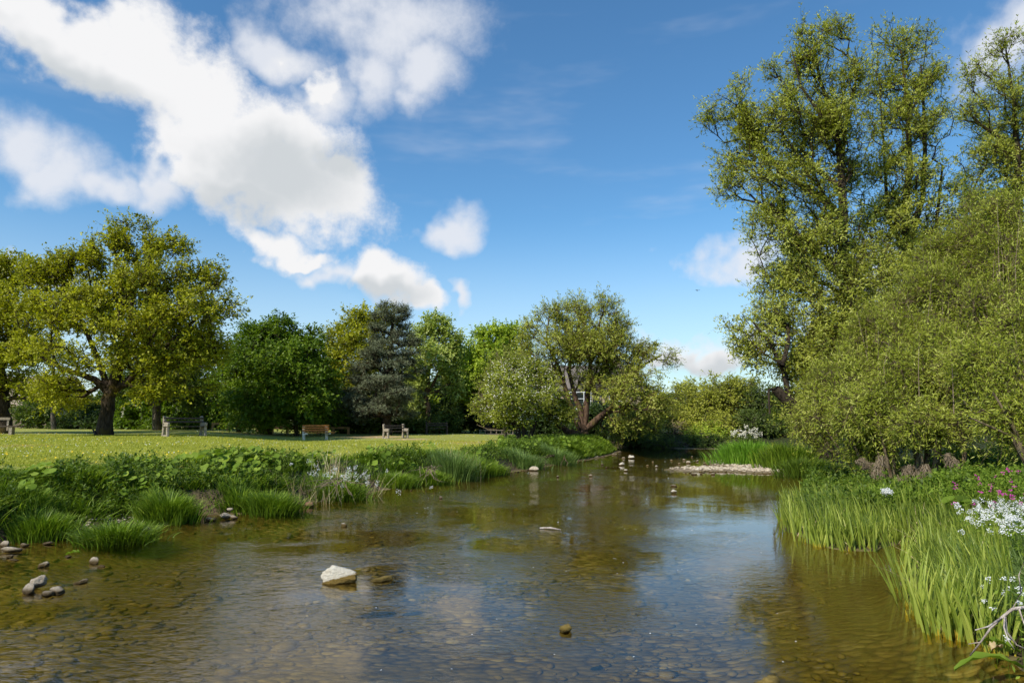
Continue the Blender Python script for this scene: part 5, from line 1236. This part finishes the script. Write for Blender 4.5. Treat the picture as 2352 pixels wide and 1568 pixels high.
def flower_patch(name, label, x, y, z, h, r, per, petal, leafm, leafL=.05, leafn=10, pl=.013, kind='stuff', cat='flowers'):
    o = umbels(name, label, x, y, z, h, r, per, petal, kind, cat, pl=pl)
    if kind is None: pass
    N = len(x); v, f, T = stems('', '', x, y, z, h, leafm)
    cc = np.repeat(P3(x, y, z), leafn, 0); t_ = gr.random(len(cc)); cc[:, 2] += t_ * np.repeat(h, leafn) * .92; cc[:, :2] += gr.normal(0, .03, (len(cc), 2))
    v2, f2 = leaf_arrays(cc, gr.normal(size=cc.shape) + np.array([0, 0, .5]), gr.normal(size=cc.shape) * .5 + np.array([-.2, -.4, .8]), np.full(len(cc), leafL), np.full(len(cc), leafL * .4))
    V = np.concatenate([v, v2]); me = np_mesh('stems', V, [f, f2 + len(v)], {'tint': np.concatenate([T, np.repeat(gr.random(len(cc)), 4)])})
    if kind is None:
        o.name = 'flower_head'; root = empty(name, (float(np.mean(x)), float(np.mean(y)), float(np.min(z))))
        for q in ('label', 'category'): root[q] = o[q]; del o[q]
        st_ = link_mesh('stems', me, leafm, root)
        for q in (o, st_):
            q.parent = root; q.location = [-v for v in root.location]
        return root
    link_mesh('stems', me, leafm, o); return o
n = 42; c = gz(760, 1100, .5); x = c[0] + gr.normal(0, .55, n); y = c[1] + .9 + gr.normal(0, .35, n); z = terrain(x, y)[0]
flower_patch('white_flowers', 'white flower heads among the straw reeds on the left bank', x, y, z, .42 + .25 * gr.random(n), .05, 26, M['white_petal'], M['herb'], pl=.016)
n = 18; c = gz(1755, 1045, .3); x = c[0] + gr.normal(0, .42, n); y = c[1] + 2 + gr.normal(0, .5, n); z = terrain(x, y)[0]
flower_patch('white_flowers', 'creamy plumes of flowers behind the bright grass of the gravel bar', x, y, z, 1.0 + .35 * gr.random(n), .09, 30, M['blossom'], M['herb'], .08, pl=.045)

# ------------------------------------------------------------------ right bank, near
def rightc(f): return lambda x, y, z, sd, rg, fr: (rg > .5) & f(x, y, z, sd)
def iris_blades(x, y, z, h, w, rng, fan):
    return blades(P3(x, y, z), h, w, fan, rng.uniform(.02, .28, len(x)), rng.uniform(-.05, .28, len(x)) ** 1, rng, 5, rng.normal(.48, .28, len(x)), .16)
x, y, z, sd = scatter(9500, 5.1, 13.5, .30, .76, rightc(lambda x, y, z, sd: (sd > np.where(y > 8.2, -.05, .12)) & (sd < np.where(y > 8, 2.2, .9)) & (proj(x, y, z)[0] < 2330)), 1.0)
k = gr.random(len(x)) < np.where(y > 8.6, .85, 1.0)
x, y, z = x[k], y[k], z[k]; xb, yb = x + gr.normal(0, .03, len(x)), y
az = pi * .95 + gr.normal(0, 1.0, len(x))
v, f, T = iris_blades(xb, yb, np.maximum(z, -.06) - .02, gr.uniform(.32, .58, len(x)) * np.where(y < 8, 1.05, 1), gr.uniform(.012, .026, len(x)), gr, az)
tag(link_mesh('iris_bed', np_mesh('iris_bed', v, [f], {'tint': T}), M['iris_leaf']), 'dense bed of upright sword shaped iris leaves along the right shore', 'iris', kind='stuff')
k = gr.random(len(x)) < .06; n = int(k.sum()); v, f, T = blades(P3(xb[k], yb[k], np.maximum(z[k], -.06) - .02), gr.uniform(.12, .5, n), gr.uniform(.008, .016, n), gr.uniform(0, 6.28, n), gr.uniform(.3, 1.3, n), gr.uniform(0, .9, n), gr, 4)
tag(link_mesh('dead_iris_leaves', np_mesh('dead_iris_leaves', v, [f], {'tint': T}), M['straw']), 'bent straw coloured dead blades among the iris leaves', 'dead leaves', kind='stuff')
# front row: separate plants
def iris_plant(cx, cy, n, h, label, group):
    o = empty('iris_plant', (cx, cy, -.03)); tag(o, label, 'iris', group)
    fx = gr.normal(.01, .035, n); fy = gr.normal(0, .025, n); az = np.where(fx < 0, pi, 0) + gr.normal(0, .5, n); ln = np.abs(fx) * 3.4 + gr.uniform(0, .12, n)
    v, f, T = blades(P3(fx, fy, np.full(n, -.05)), h * gr.uniform(.6, 1.05, n), gr.uniform(.018, .030, n), az, ln, gr.uniform(0, .18, n), gr, 6, gr.normal(.62, .15, n), .0)
    link_mesh('leaves', np_mesh('leaves', v, [f], {'tint': T}), M['iris_leaf'], o)
    v, f, T = blades(P3(fx, fy - .004, np.full(n, -.05)), np.full(n, .13), gr.uniform(.022, .034, n), az, ln * .9, np.zeros(n), gr, 2, gr.normal(.6, .15, n), 0)
    link_mesh('base_sheaths', np_mesh('base_sheaths', v, [f], {'tint': T}), M['iris_base'], o)
M['iris_base'] = leaf_mat('yellow_iris_base', (.16, .12, .01), (.28, .21, .02), (.36, .30, .04), trans=.3)
cntf = 0
edge = [(1800, 1185), (1812, 1222), (1860, 1250), (1925, 1263), (1985, 1264), (2040, 1248)]
edge2 = [(2070, 1300), (2070, 1340), (2078, 1392), (2098, 1430), (2130, 1448), (2165, 1462), (2205, 1472), (2255, 1488), (2295, 1512)]
for E_, n_, lab, grp in ((edge, 26, 'sword leaved iris plant standing in the water along the farther reed bed', 'iris plants of the farther bed'), (edge2, 24, 'tall sword leaved iris plant with yellow base in the nearer reed bed', 'iris plants of the nearer bed')):
    E_ = np.array(E_, float); tt = np.linspace(0, len(E_) - 1.001, n_)
    for t_ in tt:
        i = int(t_); p = E_[i] * (1 - t_ + i) + E_[i + 1] * (t_ - i); c = gz(p[0] + gr.normal(0, 6), p[1] + gr.normal(-4, 5))
        iris_plant(float(c[0]) + .03, float(c[1]), int(gr.integers(7, 13)), .50 if grp.endswith('farther bed') else .66, lab, grp)
x, y, z, sd = scatter(52000, 4.6, 13.5, .34, .95, rightc(lambda x, y, z, sd: (sd > .35) & (sd < 5.5)), 1.0)
grass_stuff('shore_grass', 'fine blue green grass filling the right bank behind the iris leaves', x, y, z, .30, .52, .010, M['grass_blue'], .7, toward=True)
x, y, z, sd = scatter(30000, 4.2, 12.5, .5, 1.0, rightc(lambda x, y, z, sd: (sd > 1.3) & (sd < 9)), 1.0)
herbs('bank_herbs', 'bright green leafy herbs on the slope below the willow bushes', x, y, z, .08, .55, .045, M['butterbur'], 12, spread=.08)
x, y, z, sd = scatter(9000, 11, 20, .42, .95, rightc(lambda x, y, z, sd: (sd > .2) & (sd < 6)), 1.0)
herbs('bank_herbs', 'dark undergrowth at the feet of the willow bushes', x, y, z, .02, .50, .07, M['herb'], 14, spread=.12)
def cl(px, py, zz): return gz(px, py, zz)
n = 2600; x = gr.uniform(3.6, 7.4, n); y = gr.uniform(5.0, 9.0, n); z = terrain(x, y)[0]; px, py = proj(x, y, z + .55); k = (px > 2185) & (py > 1085) & (py < 1225) & ((px - 2340) ** 2 / 150 ** 2 + (py - 1150) ** 2 / 70 ** 2 < 1 + gr.normal(0, .25, n)) & (gr.random(n) < .36)
flower_patch('white_flowers', 'large drift of white clustered flowers at the right edge', x[k], y[k], z[k], .50 + .12 * gr.random(k.sum()), .035, 26, M['white_petal'], M['butterbur'], pl=.013)
n = 46; x = gr.uniform(2.9, 4.4, n); y = gr.uniform(4.0, 5.6, n); z = terrain(x, y)[0]; px, py = proj(x, y, z + .4); k = (px > 2250) & (sd[:1].size > 0)
flower_patch('white_flowers', 'few white flower heads scattered at the lower right above the dead twig', x[k], y[k], z[k], .30 + .18 * gr.random(k.sum()), .022, 20, M['white_petal'], M['butterbur'], pl=.011)
c = gz(2072, 1205, .12); n = 16; x = c[0] + gr.normal(0, .042, n); y = c[1] + .35 + gr.normal(0, .035, n); z = terrain(x, y)[0]
flower_patch('white_flower_plant', 'lone plant with one broad white flower head standing in the reeds', x, y, z, .50 + .04 * gr.random(n), .040, 40, M['white_petal'], M['herb'], pl=.013, kind=None, cat='flower')
n = 130; x = gr.uniform(6.0, 9.5, n); y = gr.uniform(8.6, 11.2, n); z = terrain(x, y)[0]; px, py = proj(x, y, z + .5); k = (px > 2185) & (px < 2380) & (gr.random(n) < .75)
flower_patch('pink_flowers', 'magenta flowers in the shade under the right hand willow bush', x[k], y[k], z[k], .45 + .22 * gr.random(k.sum()), .03, 8, M['pink_petal'], M['herb'], pl=.022)
c = gz(2205, 1165, .4); x = c[0] + np.array([0, .08, -.06, .15, .02]); y = c[1] + np.array([0, .1, .2, .25, -.1]); z = terrain(x, y)[0]
discs(x, y, z, np.array([.15, .12, .11, .10, .09]), .6, M['butterbur'], 'butterbur_plant', 'clump of big round yellow green leaves left of the white flower drift', .38, .50, 'plant', stuff=False)
# dock leaf by the water, lower right
def broad_leaf(label, px, py, zz, L, Wd, az, droop, mat, seed):
    r = np.random.default_rng(seed); c = gz(px, py, zz); n = 9; V = []; f = []; d = np.array([cos(az), sin(az), 0]); s = np.array([-sin(az), cos(az), 0])
    for i in range(n):
        t_ = i / (n - 1); w = Wd * .5 * (sin(pi * min(t_ * .93 + .05, 1)) ** .75); p = d * L * t_ + np.array([0, 0, L * (.22 * sin(pi * t_ * .8) - droop * t_ ** 2)])
        e = .012 * sin(i * 2.3); V += [p + s * w + np.array([0, 0, .02 + e]), p, p - s * w + np.array([0, 0, .02 - e])]
    for i in range(n - 1):
        f += [(3 * i, 3 * i + 1, 3 * i + 4, 3 * i + 3), (3 * i + 1, 3 * i + 2, 3 * i + 5, 3 * i + 4)]
    me = np_mesh('broad_leaf', np.array(V), [np.array(f)], {'tint': np.full(len(V), .45)}, smooth=True); o = link_mesh('broad_leaf', me, M[mat]); o.location = [float(q) for q in c]
    tag(o, label, 'leaf'); return o
broad_leaf('long dark green dock leaf lying over the water in the lower right corner', 2350, 1535, .06, .42, .085, pi - .15, .22, 'butterbur', 1)
broad_leaf('oval brownish leaf beneath the dead twig', 2300, 1488, .08, .13, .07, pi + .5, .1, 'straw', 2)
broad_leaf('short green leaf tilted up at the bottom right corner', 2345, 1500, .05, .25, .06, pi - .6, .0, 'butterbur', 3)
broad_leaf('green leaf floating near the left shore', 150, 1275, .015, .17, .10, .1, .0, 'butterbur', 4)
# bleached dead branch, lower right
M['bleached'] = bark_mat('bleached_wood', (.34, .27, .22), (.62, .54, .47))
m = MB(); r = np.random.default_rng(8)
def tw(pts, r0, r1): m.tube([at(*p) for p in pts], [r0 + (r1 - r0) * i / (len(pts) - 1) for i in range(len(pts))], 6)
tw([(2362, 1392, 4.1), (2325, 1398, 4.1), (2300, 1418, 4.1), (2275, 1442, 4.12), (2255, 1470, 4.15), (2228, 1505, 4.2)], .010, .004)
tw([(2300, 1418, 4.1), (2270, 1438, 4.05), (2240, 1446, 4.0)], .006, .003)
tw([(2308, 1410, 4.1), (2312, 1450, 4.1), (2335, 1480, 4.1), (2362, 1492, 4.1)], .006, .004)
tw([(2308, 1412, 4.1), (2306, 1440, 4.05), (2316, 1470, 4.0), (2330, 1490, 3.98)], .005, .002)
tw([(2325, 1398, 4.1), (2345, 1360, 4.1), (2340, 1320, 4.1), (2352, 1290, 4.1)], .004, .002)
tw([(2252, 1474, 4.15), (2236, 1476, 4.2), (2224, 1478, 4.2)], .004, .0015)
tw([(2340, 1396, 4.1), (2352, 1430, 4.05), (2365, 1460, 4.0)], .005, .003)
tag(m.build('dead_branch', M['bleached'], None, smooth=True), 'bleached forked dead branch reaching over the water at the lower right', 'dead branch')
# flood debris hanging on the willow bush
def debris(label, px, py, Yd, w, h, seed):
    r = np.random.default_rng(seed); c = at(px, py, Yd); n = 340; t_ = r.random(n); wid = w * .5 * np.sin(pi * np.clip(t_ * .8 + .12, 0, 1)) * (1 + .3 * np.sin(t_ * 9 + seed))
    a = r.uniform(0, 6.28, n); q = r.random(n) ** .6; x = np.cos(a) * q * wid + .05 * np.sin(t_ * 5 + seed); y = np.sin(a) * q * wid; z0 = h * (.5 - t_)
    L_ = h * r.uniform(.06, .30, n); p0 = P3(x, y, z0); p1 = p0 + np.stack([r.normal(0, .04, n), r.normal(0, .04, n), -L_], -1)
    v, f = tubes_np(p0, p1, np.full(n, .004), np.full(n, .002), 3)
    o = link_mesh('flood_debris', np_mesh('flood_debris', v, [f], {'tint': np.repeat(r.random(n), 6)}), M['debris']); o.location = [float(q) for q in c]
    tag(o, label, 'debris', 'flood debris caught in the willow bush')
M['debris'] = leaf_mat('dry_flood_debris', (.07, .05, .03), (.15, .11, .07), (.27, .21, .14), trans=.1)
debris('drop shaped bundle of dry flood debris hanging clear of the leaves', 2020, 1070, 13.2, .24, .42, 1)
debris('wide bundle of flood debris wrapped round the middle willow stem', 2085, 1092, 12.8, .30, .42, 2)
debris('ragged flood debris trailing to the ground right of the middle stem', 2128, 1090, 12.6, .36, .40, 3)
debris('small bundle of flood debris at the left end of the row', 1985, 1062, 13.6, .28, .20, 4)
debris('slim bundle of flood debris at the right end of the row', 2185, 1065, 12.6, .20, .40, 5)

# ------------------------------------------------------------------ lawn grass and small flowers, floating petals
x, y, z, sd = scatter(170000, 12, 34, -.95, .02, lambda x, y, z, sd, rg, fr: left(x, y, z, sd, rg, fr) & (sd > 2.2), 1.3)
N = len(x); v, f, T = blades(P3(x, y, z - .005), gr.uniform(.025, .06, N), .004 + .0006 * y, gr.uniform(0, 6.28, N), gr.uniform(.1, .6, N), gr.uniform(0, .5, N), gr, 1)
tag(link_mesh('lawn_grass', np_mesh('lawn_grass', v, [f], {'tint': T}), M['lawn_blade']), 'short mown lawn grass', 'grass', kind='stuff')
def dots(name, label, n, r, h, mat, yl, yh, pw, thr):
    x, y, z, sd = scatter(n, yl, yh, -.9, .0, lambda x, y, z, sd, rg, fr: left(x, y, z, sd, rg, fr) & (sd > 1.8) & (vnoise(x, y, 1.1, 40) + .6 * vnoise(x, y, 4, 41) > thr), pw)
    N = len(x); k = 6; a = np.arange(k) * 2 * pi / k; nrm = norm(gr.normal(size=(N, 3)) * .25 + np.array([-.15, -.35, 1])); u = norm(np.cross(nrm, np.array([[.2, 1, .1]]))); w = np.cross(nrm, u)
    c = P3(x, y, z + h * gr.uniform(.7, 1.3, N)); R_ = (r * gr.uniform(.7, 1.2, N))[:, None]
    ring = c[:, None] + u[:, None] * (np.cos(a)[None] * R_)[..., None] + w[:, None] * (np.sin(a)[None] * R_)[..., None]
    tag(link_mesh(name, np_mesh(name, ring.reshape(-1, 3), [np.arange(N * k).reshape(N, k)], {'tint': gr.random(N * k)}), mat), label, 'flowers', kind='stuff')
dots('dandelions', 'yellow dandelions dotted over the lawn', 1100, .019, .05, M['yellow_petal'], 12.5, 42, 1.3, .0)
dots('daisies', 'tiny white daisies scattered in the lawn', 4200, .012, .04, M['white_petal'], 14, 46, .9, .0)
n = 190; yy_ = gr.uniform(4.2, 30, n); xx_ = yy_ * gr.uniform(-.2, .42, n); k = poly_sd(xx_, yy_, RIV) < -.2; xx_, yy_ = xx_[k], yy_[k]; n = len(xx_)
v, f = leaf_arrays(P3(xx_, yy_, np.full(n, .008)), gr.normal(size=(n, 3)) * np.array([1, 1, .1]), np.tile([[0., 0, 1]], (n, 1)), .010 + .0012 * yy_, .009 + .001 * yy_)
tag(link_mesh('floating_petals', np_mesh('floating_petals', v, [f], {'tint': np.repeat(gr.random(n), 4)}), M['white_petal']), 'white blossom petals drifting on the water', 'petals', kind='stuff')
m = MB(); a_, b_ = gz(1240, 1212, .01), gz(1288, 1216, .01); m.tube([a_, a_ * .5 + b_ * .5 + np.array([0, .02, .012]), b_], [.012, .018, .008], 6)
tag(m.build('floating_stick', M['bleached'], None, smooth=True), 'short pale stick floating in the rippled middle of the river', 'stick')
# ------------------------------------------------------------------ light and sky
sun_dir = np.array([-.62, -.68, .90]); sun_dir = sun_dir / np.linalg.norm(sun_dir)
el = asin(sun_dir[2]); azm = atan2(sun_dir[0], sun_dir[1])
sl = bpy.data.lights.new('sun', 'SUN'); sl.energy = 5.0; sl.angle = radians(.5); sl.color = (1, .94, .82)
so = bpy.data.objects.new('sun', sl); COL.objects.link(so); so.location = (-20, -15, 30)
from mathutils import Vector
so.rotation_euler = Vector([float(v) for v in sun_dir]).to_track_quat('Z', 'Y').to_euler()
W = bpy.data.worlds.new('World'); SC.world = W; W.use_nodes = True
wn = W.node_tree; wn.nodes.clear(); t = NT(wn)
sky = t.n('ShaderNodeTexSky', sky_type='NISHITA'); sky.sun_disc = False; sky.sun_elevation = el; sky.sun_rotation = azm
sky.air_density = 1.0; sky.dust_density = .4; sky.ozone_density = 2.5; sky.altitude = 0
D = t.n('ShaderNodeTexCoord').outputs['Generated']
n1 = t.noise(5.5, 4, .62, D, out=1); n2 = t.noise(11, 7, .64, D)
sub = t.n('ShaderNodeVectorMath', operation='SUBTRACT'); wn.links.new(n1, sub.inputs[0]); sub.inputs[1].default_value = (.5, .5, .5)
X = t.xyz(D); azn = t.math('ARCTAN2', X[0], X[1]); eln = t.math('ARCSINE', X[2])
wv = t.xyz(sub.outputs[0])
A = t.math('MULTIPLY_ADD', wv[0], .20, azn); E = t.math('MULTIPLY_ADD', wv[1], .16, eln)
def dirang(px, py):
    r = ray(px, py); r = r / np.linalg.norm(r); return atan2(r[0], r[1]), asin(r[2])
def blob(px, py, rx, ry, rot=0):
    rx, ry = rx * 1.12, ry * 1.14
    a0, e0 = dirang(px, py); a1, _ = dirang(px + rx, py); _, e1 = dirang(px, py - ry)
    ra = abs(a1 - a0); re = abs(e1 - e0); c, s_ = cos(radians(rot)), sin(radians(rot))
    da = t.math('SUBTRACT', A, a0); de = t.math('SUBTRACT', E, e0)
    if rot:
        u = t.math('ADD', t.math('MULTIPLY', da, c), t.math('MULTIPLY', de, s_)); v = t.math('SUBTRACT', t.math('MULTIPLY', de, c), t.math('MULTIPLY', da, s_))
    else: u, v = da, de
    u = t.math('DIVIDE', u, ra); v = t.math('DIVIDE', v, re)
    return t.math('SUBTRACT', 1.0, t.math('SQRT', t.math('ADD', t.math('MULTIPLY', u, u), t.math('MULTIPLY', v, v))))
def union(bl, k=.15):
    m = bl[0]
    for b_ in bl[1:]:
        m = t.math('SMOOTH_MAX', m, b_, k)
    return m
thick_ = union([blob(*q) for q in [(1600, 835, 130, 46), (700, 190, 50, 70, 20), (250, 60, 150, 60), (120, 110, 230, 90, -8), (330, 110, 160, 95, -30), (470, 210, 130, 110, -45), (570, 320, 230, 110), (480, 380, 160, 120, 0), (640, 440, 250, 110, -12), (780, 450, 110, 70, -30), (640, 565, 110, 50, -15), (720, 600, 60, 24),
        (860, 650, 110, 62, -15), (950, 690, 55, 34)]])
thin_ = union([blob(*q) for q in [(770, 640, 70, 40), (60, 340, 130, 70, -20), (140, 400, 90, 70, -40), (235, 425, 90, 40), (900, 50, 210, 110), (960, 170, 90, 80), (830, 170, 80, 90, 30), (720, 220, 80, 80, 40), (640, 130, 90, 60), (1600, 830, 180, 80), (1720, 780, 120, 60),
        (2150, 700, 420, 170), (2330, 60, 150, 110, 30), (1700, 560, 130, 60, 10), (90, 600, 160, 30), (330, 420, 60, 60), (1035, 668, 40, 20, -45), (1032, 530, 62, 48, 40)]])
nn = t.math('SUBTRACT', n2, .5)
d1 = t.smooth(t.math('MULTIPLY_ADD', nn, 1.9, thick_), -.16, .50)
d2 = t.math('MULTIPLY', t.smooth(t.math('MULTIPLY_ADD', nn, 1.8, thin_), -.30, .85), .9)
wis = t.n('ShaderNodeMapping'); wn.links.new(D, wis.inputs[0]); wis.inputs['Scale'].default_value = (2.2, 2.2, 9)
wisp = t.math('MULTIPLY', t.smooth(t.noise(1.7, 4, .6, wis.outputs[0]), .52, .9), .28)
d3 = t.math('MAXIMUM', t.math('MAXIMUM', d1, d2), wisp)
low = t.math('MULTIPLY', t.smooth(eln, .30, .0), .50)
d3 = t.math('MAXIMUM', d3, low)
grey = union([blob(*q) for q in [(640, 420, 190, 95, -10), (560, 470, 190, 60), (780, 400, 90, 60), (150, 180, 200, 60), (860, 690, 100, 34), (1600, 860, 200, 45)]])
gk = t.math('MULTIPLY', t.smooth(t.math('MULTIPLY_ADD', nn, .7, grey), -.25, .75), .9)
ccol = t.mix(gk, C(.92, .92, .93), C(.60, .64, .67))
ccol = t.mix(t.math('MULTIPLY', t.math('SUBTRACT', 1, d1), .38), ccol, C(.66, .72, .85))
hs = t.n('ShaderNodeHueSaturation'); hs.inputs['Saturation'].default_value = 1.12; hs.inputs['Value'].default_value = 1.0; wn.links.new(sky.outputs[0], hs.inputs['Color'])
skc = t.mix(1.0, hs.outputs[0], C(.82, 1.10, 1.16), 'MULTIPLY')
b1 = t.n('ShaderNodeBackground'); b1.inputs[1].default_value = SKYS = .14; wn.links.new(skc, b1.inputs[0])
b2 = t.n('ShaderNodeBackground'); b2.inputs[1].default_value = 1.0; wn.links.new(ccol, b2.inputs[0])
mx = t.n('ShaderNodeMixShader'); wn.links.new(d3, mx.inputs[0]); wn.links.new(b1.outputs[0], mx.inputs[1]); wn.links.new(b2.outputs[0], mx.inputs[2])
wo = t.n('ShaderNodeOutputWorld'); wn.links.new(mx.outputs[0], wo.inputs[0])
W.cycles.sampling_method = 'MANUAL'; W.cycles.sample_map_resolution = 512

SC.view_settings.view_transform = 'Standard'; SC.view_settings.look = 'None'; SC.view_settings.exposure = 0; SC.view_settings.gamma = 1
SC.render.engine = 'CYCLES'
SC.cycles.use_denoising = True; SC.cycles.use_adaptive_sampling = True; SC.cycles.adaptive_threshold = .02
SC.cycles.max_bounces = 6; SC.cycles.diffuse_bounces = 3; SC.cycles.glossy_bounces = 3; SC.cycles.transmission_bounces = 4; SC.cycles.transparent_max_bounces = 8
SC.cycles.caustics_reflective = False; SC.cycles.caustics_refractive = False
SC.cycles.sample_clamp_indirect = 6
